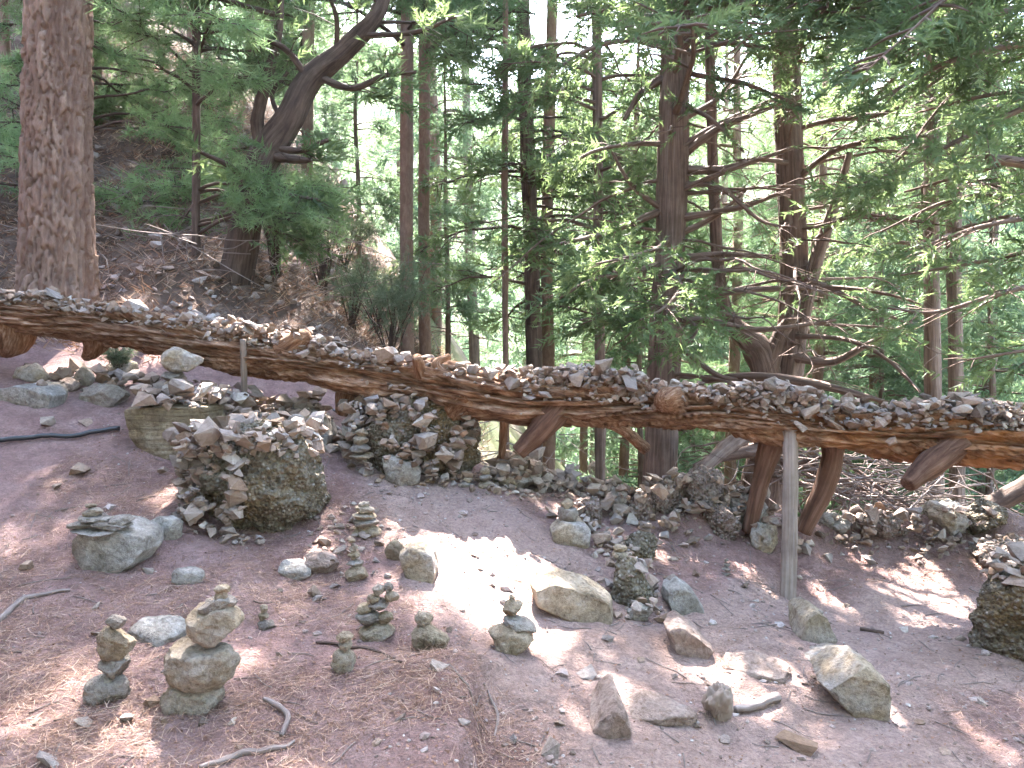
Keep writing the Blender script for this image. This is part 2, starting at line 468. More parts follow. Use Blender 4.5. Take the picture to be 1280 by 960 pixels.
def mat_rock(name, base, dark, pale, lichen=None, layers=0.0, cong=False):
    m = NT(name)
    v = m.coord("World")
    r = m.orand()
    sh = m.n("ShaderNodeVectorMath", operation='ADD'); m.l(v, sh.inputs[0])
    cb = m.n("ShaderNodeCombineXYZ"); m.l(m.math('MULTIPLY', r, 40.0), cb.inputs[0]); m.l(m.math('MULTIPLY', r, 17.0), cb.inputs[2]); m.l(cb.outputs[0], sh.inputs[1])
    v = sh.outputs[0]
    n1 = m.noise(v, 5, 8, .68, .4); n2 = m.noise(v, 32, 6, .75); n3 = m.noise(v, 2.3, 5, .6)
    c = m.ramp(n1, [(.28, dark), (.5, base), (.7, pale)])
    if lichen: c = m.mix(m.ramp(n3, [(.5, (0, 0, 0)), (.6, (.8, .8, .8))]), c, lichen)
    c = m.mix(.9, c, m.ramp(n2, [(.34, (.58, .54, .5)), (.5, (1.0, 1.0, 1.0)), (.66, (1.35, 1.35, 1.33))]), 'MULTIPLY')
    n4 = m.noise(v, 90, 4, .7)
    cr = m.voro(v, 6.5, 'DISTANCE_TO_EDGE'); sub = m.n("ShaderNodeVectorMath", operation='ADD')
    c = m.mix(m.ramp(m.math('ADD', m.math('MULTIPLY', cr, 2.2), m.math('MULTIPLY', n1, .35)), [(.13, (.45, .45, .45)), (.2, (0, 0, 0))]), c, m.mix(.7, c, (.04, .03, .022)))
    h = m.math('ADD', m.math('ADD', n1, m.math('MULTIPLY', n2, .6)), m.math('MULTIPLY', n4, .25))
    if layers:
        mp = m.n("ShaderNodeMapping"); m.l(v, mp.inputs[0]); mp.inputs["Scale"].default_value = (.5, .5, 9); mp.inputs["Rotation"].default_value = (.05, .1, 0)
        ly = m.noise(mp.outputs[0], 2.2, 5, .65, .6)
        c = m.mix(m.math('MULTIPLY', m.ramp(ly, [(.4, (0, 0, 0)), (.6, (1, 1, 1))]), layers), c, m.mix(.55, c, (.07, .05, .03)))
        h = m.math('ADD', h, m.math('MULTIPLY', ly, 1.3))
    if cong:
        vo = m.voro(v, 34); vc = m.voro(v, 34, out="Color")
        sp = m.n("ShaderNodeSeparateColor"); m.l(vc, sp.inputs[0])
        pebble = m.ramp(sp.outputs[0], [(0, (.08, .06, .04)), (.4, (.16, .13, .095)), (.8, (.27, .24, .20)), (1, (.42, .39, .35))])
        c = m.mix(m.ramp(vo, [(.28, (.75, .75, .75)), (.5, (.05, .05, .05))]), c, pebble)
        h = m.math('SUBTRACT', h, m.math('MULTIPLY', vo, 1.6))
    return m.done(m.bsdf(c, .92, m.bump(h, 1.0, .04), .2))

def mat_wood(name, stops, streak=(26, 26, 1.1), rough=.85, bump=.9, dist=.02, extra=None, plates=0, grad=None):
    m = NT(name)
    v = m.coord(attr="lc", scale=streak)
    n1 = m.noise(v, 1.0, 7, .68, .5)
    o = m.coord(attr="lc"); n2 = m.noise(o, 3.0, 5, .6); n3 = m.noise(o, 70, 5, .7)
    c = m.ramp(n1, stops)
    c = m.mix(.75, c, m.ramp(n2, [(.3, (.5, .46, .44)), (.52, (.95, .95, .95)), (.7, (1.25, 1.2, 1.15))]), 'MULTIPLY')
    if extra: c = m.mix(m.ramp(n2, [(.52, (0, 0, 0)), (.62, (.75, .75, .75))]), c, extra)
    if grad: c = m.mix(m.math('MULTIPLY', m.attr("rnd"), m.ramp(n2, [(.4, (.15, .15, .15)), (.6, (.8, .8, .8))])), c, m.mix(.6, c, grad))
    h = m.math('ADD', n1, m.math('MULTIPLY', n3, .25))
    if plates:
        c = m.mix(m.attr("rnd"), m.mix(.6, c, (.13, .07, .05)), m.mix(.35, c, (.36, .245, .19)))
    return m.done(m.bsdf(c, rough, m.bump(h, bump, dist), .2))

def mat_leaf(name, a, b, c_, trans=.45, tcol=None):
    m = NT(name)
    r = m.attr("rnd")
    c = m.ramp(r, [(0, a), (.55, b), (1, c_)])
    p = m.bsdf(c, .55, None, .35)
    t = m.n("ShaderNodeBsdfTranslucent")
    m.l(m.mix(.5, c, tcol or (.15, .22, .10)), t.inputs[0])
    x = m.n("ShaderNodeMixShader"); x.inputs[0].default_value = trans
    m.l(p, x.inputs[1]); m.l(t.outputs[0], x.inputs[2])
    return m.done(x.outputs[0])

def mat_plain(name, c, rough=.6, spec=.4, n=None):
    m = NT(name)
    v = m.coord("World"); g = m.noise(v, n or 20, 4, .6)
    cc = m.mix(.6, c, m.ramp(g, [(.3, (.6, .6, .6)), (.7, (1.25, 1.25, 1.25))]), 'MULTIPLY')
    return m.done(m.bsdf(cc, rough, None, spec))

M = dict(
    soil=mat_ground(),
    stone=mat_stone("stone", 'obj'), stone_mass=mat_stone("stone_mass", 'attr', freq=14),
    gravel=mat_stone("gravel", 'attr', [(0, (.16, .12, .10)), (.4, (.30, .23, .21)), (.75, (.38, .32, .30)), (1, (.50, .45, .43))], freq=40),
    cairn=mat_rock("cairn_stone", (.275, .215, .15), (.15, .11, .075), (.37, .305, .235), (.31, .265, .225)),
    cairn_grey=mat_rock("cairn_stone_grey", (.235, .20, .17), (.125, .102, .085), (.33, .295, .265)),
    tan=mat_rock("tan_rock", (.32, .25, .175), (.18, .135, .095), (.42, .35, .28), (.36, .33, .31)),
    grey=mat_rock("grey_rock", (.27, .24, .21), (.145, .122, .10), (.40, .365, .335), (.24, .19, .15)),
    pink=mat_rock("pinkish_rock", (.28, .205, .17), (.14, .098, .08), (.38, .305, .265)),
    cong=mat_rock("conglomerate", (.17, .14, .10), (.075, .058, .038), (.27, .235, .18), (.20, .135, .065), cong=True),
    earth=mat_rock("earthy_rock", (.27, .20, .175), (.14, .10, .08), (.38, .31, .28), (.22, .165, .14), cong=True),
    block=mat_rock("layered_block", (.26, .20, .125), (.12, .085, .05), (.36, .30, .21), (.20, .15, .085), layers=.75),
    log=mat_wood("weathered_log", [(.30, (.035, .02, .014)), (.42, (.125, .062, .036)), (.53, (.25, .142, .086)), (.62, (.36, .245, .175)), (.78, (.46, .37, .30))], streak=(48, 48, 5.5), grad=(.40, .15, .04), bump=1.0, dist=.035),
    branchwood=mat_wood("red_branch_wood", [(.3, (.04, .02, .014)), (.5, (.13, .068, .045)), (.8, (.26, .17, .13))]),
    prop=mat_wood("grey_prop_wood", [(.25, (.12, .09, .07)), (.5, (.25, .195, .16)), (.75, (.36, .30, .26))], streak=(50, 50, 2.0)),
    bark=mat_wood("pine_bark", [(.3, (.08, .045, .034)), (.5, (.185, .11, .082)), (.72, (.33, .23, .185))], streak=(26, 26, 9), plates=1),
    cbark=mat_wood("cypress_bark", [(.3, (.065, .042, .033)), (.5, (.155, .105, .085)), (.75, (.27, .205, .178))], streak=(30, 30, 1.5)),
    dbark=mat_wood("dark_bark", [(.3, (.032, .022, .018)), (.5, (.088, .058, .046)), (.75, (.17, .125, .105))], streak=(22, 22, 2)),
    dead=mat_wood("dead_twig", [(.3, (.12, .09, .08)), (.5, (.24, .19, .17)), (.75, (.40, .34, .32))]),
    cyp=mat_leaf("cypress_leaf", (.055, .098, .046), (.105, .165, .075), (.205, .265, .125), .52, (.20, .26, .09)),
    pine=mat_leaf("pine_needle", (.06, .12, .045), (.11, .19, .075), (.19, .28, .12), .5),
    bush=mat_leaf("bush_leaf", (.06, .09, .055), (.11, .145, .09), (.19, .22, .15), .4, (.2, .24, .1)),
    pine_sunlit=mat_leaf("sunlit_pine_needle", (.13, .22, .08), (.20, .31, .13), (.28, .39, .19), .58),  # paler copy of the pine needle, sun glow put into the colour
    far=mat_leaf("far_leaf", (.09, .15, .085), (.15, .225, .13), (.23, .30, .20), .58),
    needle=mat_leaf("fallen_needle", (.10, .048, .03), (.29, .155, .10), (.50, .36, .27), .15, (.3, .18, .1)),
    pipe=mat_plain("black_pipe", (.018, .018, .022), .38, .5),
)

# ------------------------------------------------------------------ ground sheet
xx, yy = GX.ravel(), GY.ravel()
zz = GZ.ravel()
PATH = [(1.6, 2.4), (1.5, 3.6), (1.2, 4.6), (.2, 5.4), (-.35, 6.0), (-.9, 6.7), (-1.3, 7.4)]
PATH2 = [(1.3, 4.2), (2.2, 5.2), (3.8, 5.4), (6, 5.4)]
_pd = np.minimum(np.abs(_seg_dist(xx, yy, PATH)) / np.interp(yy, [3, 5, 6, 7.4], [1.6, .95, .55, .4]), np.abs(_seg_dist(xx, yy, PATH2)) / .75)
litter = sstep(.75, 1.25, _pd + .25 * noise(np.c_[xx * 2, yy * 2, xx * 0], 77))
farm = sstep(9, 16, np.hypot(xx + 4, yy)) * np.where(xx < -.12 * yy, sstep(22, 34, np.hypot(xx, yy)), 1.0)
ny, nx = GX.shape
i = np.arange(ny - 1)[:, None] * nx; j = np.arange(nx - 1)[None]
q = np.stack([i + j, i + j + 1, i + nx + j + 1, i + nx + j], -1).reshape(-1, 4)
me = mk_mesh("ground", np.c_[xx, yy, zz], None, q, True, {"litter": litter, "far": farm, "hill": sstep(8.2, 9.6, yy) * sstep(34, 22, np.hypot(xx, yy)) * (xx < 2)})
ground = tag(obj("ground", me, M["soil"]), "reddish dusty earth of the path and slope with pine litter", "ground", kind="structure")

def litter_at(x, y):
    pd = np.minimum(np.abs(_seg_dist(x, y, PATH)) / np.interp(y, [3, 5, 6, 7.4], [1.6, .95, .55, .4]), np.abs(_seg_dist(x, y, PATH2)) / .75)
    return sstep(.75, 1.25, pd + .25 * noise(np.c_[x * 2, y * 2, x * 0], 77))

# sunlit gaps the canopy leaves open (picture spots turned into places on the ground)
_spots = [(860,846,60,9),(770,884,46,7),(690,806,34,6),(1110,852,40,6),(1000,905,46,5),(600,686,38,25),(558,716,24,26),(603,762,38,15),(478,640,20,9),(522,628,34,10),
          (1056,722,56,34),(1130,730,66,32),(1195,704,50,26),(1240,692,40,20),(1090,690,50,20),
          (932,850,52,24),(1010,842,30,9),(380,702,46,8),(320,690,26,8),(215,626,34,8),(60,602,34,8),
          (715,642,34,12),(1225,938,70,12),(1170,872,26,9),(770,862,40,12),(320,560,60,36),(320,388,60,22),(405,372,50,26),(430,330,30,20),(260,340,30,12)]
SPOTS = []
for cx, cy, rx, ry in _spots:
    c = hit(cx, cy); n_ = hit(cx, cy - ry); f_ = hit(cx, cy + ry)
    SPOTS.append((c[0], c[1], rx * c[1] / F, max(.04, abs(n_[1] - f_[1]) / 2), c[2]))
for z_ in np.arange(1.9, 6.2, .45): SPOTS.append((-5.0, 8.95, .28, .30, z_))          # light on the great pine's flank
for p_, r_ in (((300,418,7.0),.3),((345,425,6.95),.25),((760,375,8.3),.35),((830,345,8.2),.35),((740,335,8.0),.3),((1060,375,8.6),.4),((1140,300,8.0),.4),((1200,240,7.6),.35),((640,470,6.7),.2),((880,490,6.5),.2),((160,70,11),.55),((240,110,11),.55),((130,150,12),.5),((200,180,11),.4),((620,250,13),.5),((700,180,12),.5)):
    q_ = at(*p_); SPOTS.append((q_[0], q_[1], r_, r_, q_[2]))
_SP = np.array(SPOTS)
def carve(P):
    """False for foliage that would shade one of the sunlit gaps"""
    k = (P[:, 2:3] - _SP[None, :, 4]) / SUN[2]
    qx = P[:, 0:1] - SUN[0] * k - _SP[None, :, 0]; qy = P[:, 1:2] - SUN[1] * k - _SP[None, :, 1]
    return ((qx / (_SP[None, :, 2] + .05)) ** 2 + (qy / (_SP[None, :, 3] + .05)) ** 2 > 1).all(1)

# ------------------------------------------------------------------ fallen log
LOGPX = [(-330,352,8.0),(-150,372,7.7),(0,391,7.4),(150,410,7.25),(300,440,7.1),(420,461,6.95),(520,479,6.85),(600,495,6.75),(700,505,6.65),(800,509,6.55),(900,515,6.45),(1000,529,6.35),(1100,541,6.28),(1200,549,6.22),(1280,560,6.18),(1420,574,6.1),(1600,592,6.0)]
LOGR = [.21,.21,.20,.20,.195,.195,.20,.205,.20,.185,.18,.175,.175,.18,.18,.17,.16]
logC = np.array([at(*p) for p in LOGPX])
def log_disp(th, s, r):
    c, si = np.cos(th), np.sin(th)
    th = th + .35 * s + .4 * noise(np.c_[s * .8, s * 0, s * 0], 39); c, si = np.cos(th), np.sin(th)
    wv = .7 * noise(np.c_[c * 1.5, si * 1.5, s * 1.4], 40)
    a = fbm(np.c_[c * 6 + wv, si * 6, s * 1.1], 4, 41, .7) * .020
    crack = 0
    for f, sl, d, w, sd in ((4.0, .45, .085, .11, 47), (7, .9, .05, .14, 48), (13, 1.8, .024, .18, 49)):
        k = np.abs(noise(np.c_[c * f + wv, si * f, s * sl], sd)); crack = crack - d * np.clip(1 - k / w, 0, 1)
    lump = .055 * fbm(np.c_[c * 1.2, si * 1.2, s * 1.3], 3, 43)
    chip = -.045 * sstep(.25, .5, noise(np.c_[c * 3, si * 3, s * 2.2], 45))
    return a + crack + lump + chip
V, T, Q, lc = tube(logC, LOGR, 110, 820, log_disp)
logm = MB(); logm.add(V, T, Q, sstep(1.6, 3.4, V[:, 0]) * .9 + .1, lc)
log_root = empty("fallen_log", tuple(logC[2] - [0, 0, .2]), "long fallen reddish tree trunk spanning the slope with stones heaped on top", "log")
inv_log = Matrix.Translation(-log_root.location)
def child(name, me, mat, root, inv=None):
    o = obj(name, me, mat, root)
    o.matrix_parent_inverse = Matrix.Translation(-Vector(root.location))
    return o
log_o = child("trunk", logm.mesh("log_trunk"), M["log"], log_root)
log_bvh = BVHTree.FromPolygons([tuple(v) for v in V], [tuple(q) for q in Q])

def px_tube(pts, w_px, seg=10, n=24, disp=None):
    P = np.array([at(*p) for p in pts])
    R = [w * p[2] / F / 2 for w, p in zip(w_px, pts)]
    return P, R
def knobby(seed, amp=.10, f=7):
    return lambda th, s, r: r * amp * fbm(np.c_[np.cos(th) * 1.5 + seed, np.sin(th) * 1.5, s * f], 3, seed) 
def branch_part(name, pts, w, root, mat, seed=1, seg=12, n=30, label=None, amp=.12):
    P, R = px_tube(pts, w)
    o = child(name, tube_mesh(name, P, R, seg, n, knobby(seed, amp)), mat, root)
    if label: o["label"] = label
    return o
# the log's own broken branches, some reaching the ground
for k, (nm, pts, w) in enumerate([
    ("branch", [(975,520,6.4),(962,560,6.45),(950,605,6.5),(936,665,6.55)], [36,30,22,17]),
    ("branch", [(1035,530,6.35),(1042,565,6.4),(1030,610,6.45),(1004,665,6.5)], [40,26,26,20]),
    ("branch_stub", [(1195,552,6.2),(1172,572,6.15),(1150,590,6.1),(1134,606,6.05)], [44,36,30,20]),
    ("branch_stub", [(705,500,6.7),(688,524,6.6),(668,546,6.6),(648,566,6.6)], [44,36,28,20]),
    ("branch", [(632,500,6.8),(630,530,6.85),(628,560,6.9),(626,600,7.0)], [16,11,10,10]),
    ("branch_stub", [(440,465,7.0),(438,482,7.0),(434,500,7.05),(432,515,7.1)], [44,34,30,24]),
    ("branch_stub", [(590,490,6.8),(572,508,6.85),(562,530,6.9)], [60,46,20]),
    ("branch_stub", [(528,470,6.75),(523,455,6.65),(521,446,6.6)], [18,15,12]),
    ("branch_stub", [(352,440,6.95),(375,425,6.9),(388,420,6.9)], [30,26,14]),
    ("branch_stub", [(560,474,6.7),(546,455,6.7),(562,445,6.75)], [16,12,8]),
    ("branch_stub", [(20,400,7.4),(14,425,7.45),(4,440,7.6)], [60,46,16]),
    ("branch_stub", [(124,410,7.3),(120,430,7.4),(108,446,7.6)], [40,30,12]),
    ("branch_stub", [(845,505,6.5),(836,500,6.35),(826,506,6.28)], [44,36,22]),
    ("branch", [(690,515,6.8),(735,522,7.6),(775,535,8.4),(806,560,9.1)], [12,13,14,16]),
]): branch_part(nm, pts, w, log_root, M["branchwood"] if k < 4 else M["log"], 60 + k)

def on_ground(px, py, Y):
    p = at(px, py, Y); return np.array([p[0], p[1], G1(p[0], p[1])])

# props that hold it up
P0 = hit(985, 748); top = at(985, 541, P0[1] + .25)
top = at(988, 541, 6.28) + [0, 0, .03]
pp = empty("wooden_prop", tuple(P0), "straight pale grey wooden post propping up the fallen log", "post")
child("post", tube_mesh("prop_post", np.array([P0 - [0, 0, .1], (P0 + top) / 2 + [.006, 0, 0], top]), [.062, .058, .064], 18, 50, knobby(5, .10, 5)), M["prop"], pp)
child("post_crack", tube_mesh("prop_crack", np.array([P0 + [.02, -.062, .3], (P0 + top) / 2 + [.012, -.058, 0], top + [.02, -.062, -.2]]), [.002, .004, .002], 5, 12), M["dead"], pp)
q0 = at(306, 498, 7.0); q1 = at(304, 424, 6.88)
q0[2] = G1(q0[0], q0[1]) - .05
pp2 = empty("wooden_prop", tuple(q0), "thin pale split stake standing against the log beside the stone topped block", "post")
child("stake", tube_mesh("stake", np.array([q0, (q0 + q1) / 2, q1]), [.036, .03, .03], 7, 26, knobby(15, .18, 6)), M["prop"], pp2)

# ------------------------------------------------------------------ rocks
ROCKS = {}
BVHS = []
def sub_noise(V, amp, f, seed): 
    d = V / (np.linalg.norm(V, axis=1)[:, None] + 1e-9)
    return V + d * (amp * fbm(V * f + seed, 4, seed, .6))[:, None]

def boulder(name, label, px, pyb, w, h, mat, seed, dr=.8, level=4, box=0.0, tilt=(0, 0, 0), planes=9, rough=.05, sink=.28, cat="boulder", group=None, solid=True, fine=.012, p=60, Y=None, lump=.04):
    """a rock whose foot is seen at (px, pyb), w x h pixels"""
    g = hit(px, pyb) if Y is None else on_ground(px, pyb, Y)
    s = g[1] / F
    W_, H_ = w * s, h * s
    D_ = W_ * dr
    V, T = rock_verts(seed, level, planes, p, rough, lump, 3.0, box)
    V = V * [W_ / 2, D_ / 2, H_ / 2 * (1 + sink)]
    R = np.array(Euler(tilt).to_matrix()); V = V @ R.T
    fs = fine * min(1.0, W_ / .7)
    V = sub_noise(sub_noise(V, fs * 1.2, 5 / max(W_, .25), seed), fs * .5, 30, seed + 2)
    C = np.array([g[0] * (1 + D_ * .35 / g[1]), g[1] + D_ * .35, g[2] + H_ / 2 * (1 - sink)])
    if label in OUTL:
        pts, dep = OUTL[label]; V, T = outline_rock(pts, dep, g, seed, .009)
        C = np.array([(V[:, 0].min() + V[:, 0].max()) / 2, (V[:, 1].min() + V[:, 1].max()) / 2, V[:, 2].min()])
        W_, D_, H_ = V.max(0) - V.min(0); V = V - C
    me = mk_mesh(name, V, T, None, True)
    o = tag(obj(name, me, mat, loc=tuple(C)), label, cat, group)
    if solid: BVHS.append(BVHTree.FromPolygons([tuple(v) for v in V + C], [tuple(t) for t in T]))
    o["_c"] = tuple(C)
    ROCKS[label] = (C, W_, D_, H_)
    return o, C, W_, D_, H_

OUTL = {   # silhouettes of the most telling rocks, and how deep they are
 "upright smooth tan boulder set in the dusty path": ([(1028,860),(1058,838),(1075,827),(1095,834),(1110,852),(1115,880),(1112,900),(1085,900),(1056,886)], .34),
 "long tan slab stone with a pale flat top lying across the path": ([(664,735),(690,726),(745,740),(768,754),(771,778),(740,780),(700,770),(667,756)], .36),
 "wedge shaped grey stone rising from the path": ([(834,786),(850,780),(876,795),(896,816),(872,822),(844,816)], .3),
 "pale pinkish rock jutting from the trampled ground": ([(738,914),(752,894),(772,876),(783,886),(792,912),(778,928),(746,930)], .36),
 "grey lichened boulder under flat stacked slates": ([(88,672),(100,660),(150,660),(183,671),(185,690),(166,712),(130,718),(98,708),(86,690)], .38),
 "square layered brown block carrying a heap of stones": ([(150,509),(205,504),(264,506),(268,540),(259,562),(212,570),(172,567),(157,548)], .62),
 "tan angular boulder carrying a small cairn above the path": ([(688,664),(704,652),(732,656),(742,668),(738,683),(714,687),(690,676)], .3),
 "rounded tan stone at the edge of the sunlit patch": ([(498,694),(512,682),(530,681),(543,694),(547,716),(538,730),(514,728),(500,712)], .3),
 "bluish grey rock beside the path below the gravelly strip": ([(832,738),(850,730),(868,741),(884,766),(868,778),(842,768),(831,752)], .26),
 "humped rock with flat stones resting on it in the path": ([(996,794),(1004,772),(1020,761),(1036,770),(1048,800),(1032,808),(1002,806)], .3),
 "long pale grey slab half buried in the upper slope": ([(-14,488),(20,481),(55,484),(70,494),(66,508),(20,508),(-12,500)], .4),
 "grey angular rock between the two stone covered boulders": ([(362,522),(380,514),(404,522),(416,545),(410,558),(370,558),(360,542)], .4),
 "olive patched boulder leaning against the stone mound": ([(438,515),(458,504),(482,512),(502,532),(498,548),(460,550),(440,538)], .4),
}
def outline_rock(pts, depth, g, seed, amp):
    """hull of a traced silhouette given real thickness, bevelled, subdivided and roughened"""
    r = np.random.default_rng(seed)
    F_ = np.array([at(px, py, g[1] + .03) for px, py in pts]); c = F_.mean(0)
    low = F_[:, 2].min()
    front = F_ + (c - F_) * .10; front[:, 1] -= r.uniform(.0, .06, len(F_)) * depth / .3
    midl = F_.copy(); midl[:, 1] += depth * .4 + r.uniform(-.04, .04, len(F_))
    back = F_ + (c - F_) * .25; back[:, 1] += depth * r.uniform(.8, 1.1, len(F_)); back[:, 2] += depth * .10
    P = np.vstack([front, midl, back])
    k = P[:, 2] < low + .03; P[k, 2] -= .08
    b = bmesh.new(); [b.verts.new(p) for p in P]
    bmesh.ops.convex_hull(b, input=b.verts)
    bmesh.ops.delete(b, geom=[v for v in b.verts if not v.link_faces], context='VERTS')
    bmesh.ops.dissolve_limit(b, angle_limit=.12, verts=b.verts, edges=b.edges)
    bmesh.ops.bevel(b, geom=list(b.edges), offset=.010, segments=2, profile=.6, affect='EDGES')
    bmesh.ops.triangulate(b, faces=b.faces)
    for _ in range(6):
        e = [e for e in b.edges if e.calc_length() > .03]
        if not e or len(b.faces) > 5000: break
        bmesh.ops.subdivide_edges(b, edges=e, cuts=1); bmesh.ops.triangulate(b, faces=b.faces)
    b.normal_update(); b.verts.index_update()
    V = np.array([v.co[:] for v in b.verts]); N = np.array([v.normal[:] for v in b.verts]); T = np.array([[v.index for v in f.verts] for f in b.faces]); b.free()
    n_ = amp * (fbm(V * 7 + seed, 4, seed, .6) - .8 * np.clip(1 - np.abs(noise(V * [4, 4, 9] + seed, seed + 1)) / .12, 0, 1))
    return V + N * n_[:, None], T
B = boulder
b_block = B("boulder", "square layered brown block carrying a heap of stones", 208, 568, 112, 72, M["block"], 11, .8, 4, .74, (.06, .04, .1), 3, .03, .1, p=40, fine=.006)
b_cong = B("boulder", "large dark conglomerate boulder bristling with pebbles, stones heaped on its crown", 332, 668, 176, 150, M["cong"], 12, 1.05, 5, .95, (.45, .16, .25), 8, .09, .2, fine=.03)
b_right = B("boulder", "rounded boulder buried under a mound of small stones below the log", 526, 600, 156, 108, M["cong"], 13, .8, 5, .9, (.35, .3, .1), 8, .08, .2, fine=.035)
b_small = B("boulder", "low boulder topped with stones at the path's far bend", 648, 614, 66, 44, M["tan"], 14, .9, 4, 0, (0, 0, .3), 8, .06, .1)
b_ledge = B("boulder", "tan angular boulder carrying a small cairn above the path", 712, 681, 52, 34, M["tan"], 15, .9, 4, .85, (0, .12, .4), 7, .05)
b_slab = B("slab_stone", "long tan slab stone with a pale flat top lying across the path", 716, 776, 106, 46, M["tan"], 16, .55, 4, .8, (.12, .10, -.12), 5, .04, p=24)
b_edge = B("boulder", "dark stony boulder standing at the outer bend of the path", 1290, 835, 150, 122, M["cong"], 17, .8, 5, .9, (0, -.08, .2), 8, .07, fine=.03)
b_point = B("boulder", "upright smooth tan boulder set in the dusty path", 1076, 897, 84, 74, M["tan"], 18, .8, 4, 0, (0, .2, .2), 7, .03, fine=.006)
b_grey = B("boulder", "grey lichened boulder under flat stacked slates", 136, 716, 96, 56, M["grey"], 19, .75, 4, .85, (.1, .1, .15), 7, .05)
B("boulder", "long pale grey slab half buried in the upper slope", 30, 508, 84, 30, M["grey"], 20, .6, 4, .9, (.1, .08, .1), 6, .04)
B("boulder", "flat grey boulder beside the black pipe's upper end", 132, 508, 62, 28, M["grey"], 21, .7, 4, .9, (.1, .06, 0), 6, .04)
B("boulder", "brown rock behind the long pale slab", 40, 480, 50, 26, M["tan"], 22, .7, 3)
B("boulder", "small bluish rock leaning on its neighbour near the log", 106, 484, 26, 26, M["grey"], 23, .8, 3)
B("boulder", "flat tan rock wedged in the slope beneath the log", 86, 490, 28, 18, M["pink"], 24, .8, 3)
B("boulder", "dark rock under the log next to the green sprig", 150, 470, 40, 22, M["tan"], 25, .8, 3)
B("boulder", "grey angular rock between the two stone covered boulders", 388, 556, 56, 44, M["grey"], 26, .8, 4, .85, (0, .2, .2), 6, .04)
B("boulder", "olive patched boulder leaning against the stone mound", 470, 548, 62, 46, M["tan"], 27, .8, 4, .85, (.1, -.15, .3), 6, .04)
B("boulder", "low pinkish ledge stone under a little cairn by the path", 452, 580, 44, 22, M["pink"], 28, .7, 4, .9, (0, 0, .1), 6, .04)
B("boulder", "bluish grey flat stone running down to the path", 500, 606, 52, 34, M["grey"], 29, .7, 4, .85, (.1, .3, .2), 6, .05)
B("boulder", "rounded tan stone at the edge of the sunlit patch", 518, 726, 52, 46, M["tan"], 30, .9, 4, 0, (0, .1, .2), 8, .03)
B("boulder", "smaller round stone touching the rounded tan stone", 494, 702, 26, 28, M["tan"], 31, .9, 3, 0)
B("boulder", "bluish grey rock beside the path below the gravelly strip", 852, 768, 44, 38, M["grey"], 32, .8, 4, .85, (0, .3, .3), 7, .05)
B("boulder", "wedge shaped grey stone rising from the path", 862, 822, 58, 40, M["pink"], 33, .8, 4, .85, (0, .35, .2), 6, .04)
B("boulder", "flat pale stone flush with the path", 945, 846, 84, 16, M["pink"], 34, .7, 4, .8, (.05, .10, -.4), 6, .04, .6)
B("boulder", "broad bluish stone worn into the path", 1036, 832, 84, 10, M["grey"], 35, .8, 4, .8, (0, .03, 0), 6, .04, .8)
B("boulder", "pale pinkish rock jutting from the trampled ground", 764, 922, 56, 52, M["pink"], 36, .8, 4, .85, (0, -.3, .4), 7, .05)
B("boulder", "low pale rock behind the jutting pinkish rock", 826, 906, 96, 18, M["pink"], 37, .7, 4, .8, (.1, .1, -.3), 7, .05, .6)
B("boulder", "flat pale stone set into the needle covered slope", 206, 676, 42, 30, M["grey"], 39, .6, 3, .85, (.3, .1, .5), 6, .04, .3)
B("boulder", "pale slate lying in the needles below the conglomerate boulder", 368, 724, 42, 18, M["grey"], 40, .9, 4, .8, (.25, .1, .3), 6, .04, .5)
B("boulder", "sunlit pale rock next to the pale slate", 402, 718, 44, 28, M["pink"], 41, .7, 4, 0, (0, .1, .2), 7, .04, .3)
B("boulder", "half buried pale slab behind the tall cairn", 200, 802, 66, 18, M["grey"], 42, .9, 4, .8, (.2, .25, -.5), 6, .05, .5)
B("boulder", "thin grey slab lying flat in the needles", 236, 730, 40, 18, M["grey"], 43, .6, 3, .85, (.2, .1, .3), 6, .04, .4)
# rubble bank along the far edge of the path
for k, (px, py, w, h, m_, lab) in enumerate([
    (800,652,46,34,"earth","brown rock low in the rubble bank"),(838,640,60,44,"earth","pinkish rock in the middle of the rubble bank"),
    (880,632,74,50,"earth","broad rough rock crowning the rubble bank"),(932,662,66,46,"grey","grey wedge rock at the foot of the short red branch"),
    (952,686,50,34,"tan","rounded rock beside the foot of the grey post"),(900,668,60,40,"earth","flat rock in front of the broad rough bank rock"),
    (772,640,40,30,"grey","bluish rock at the start of the rubble bank"),(850,602,50,30,"earth","pale rock on the bank beside the cypress foot"),
    (745,612,44,34,"earth","light rock behind the little cairn boulder"),(735,650,36,28,"earth","brown rock behind the tan angular boulder"),
    (790,760,56,62,"cong","stony clod standing behind the long slab"),(800,700,40,34,"cong","gritty clod in the rubble strip above the slab"),
    (798,776,34,22,"grey","small grey rock at the end of the long slab"),(1022,804,44,44,"cairn","humped rock with flat stones resting on it in the path"),
    (1225,668,90,40,"cong","rusty brown clod on the bank below the leaning dark trunk"),(1180,660,60,32,"tan","brown rock on the bank by the paired trunks"),
    (1250,720,80,40,"earth","earthy rock on the bank above the dark stony boulder"),(1090,668,70,26,"earth","low rock at the lip of the sunlit bank"),
    (1040,664,44,24,"grey","grey rock at the foot of the crooked red branch")]):
    B("boulder", lab, px, py, w, h, M[m_], 200 + k, .8, 4, .85 if k % 2 else 0, (.1 * math.sin(k), .2 * math.cos(k * 2), .3 * k), 8, .10, .4, fine=.022)

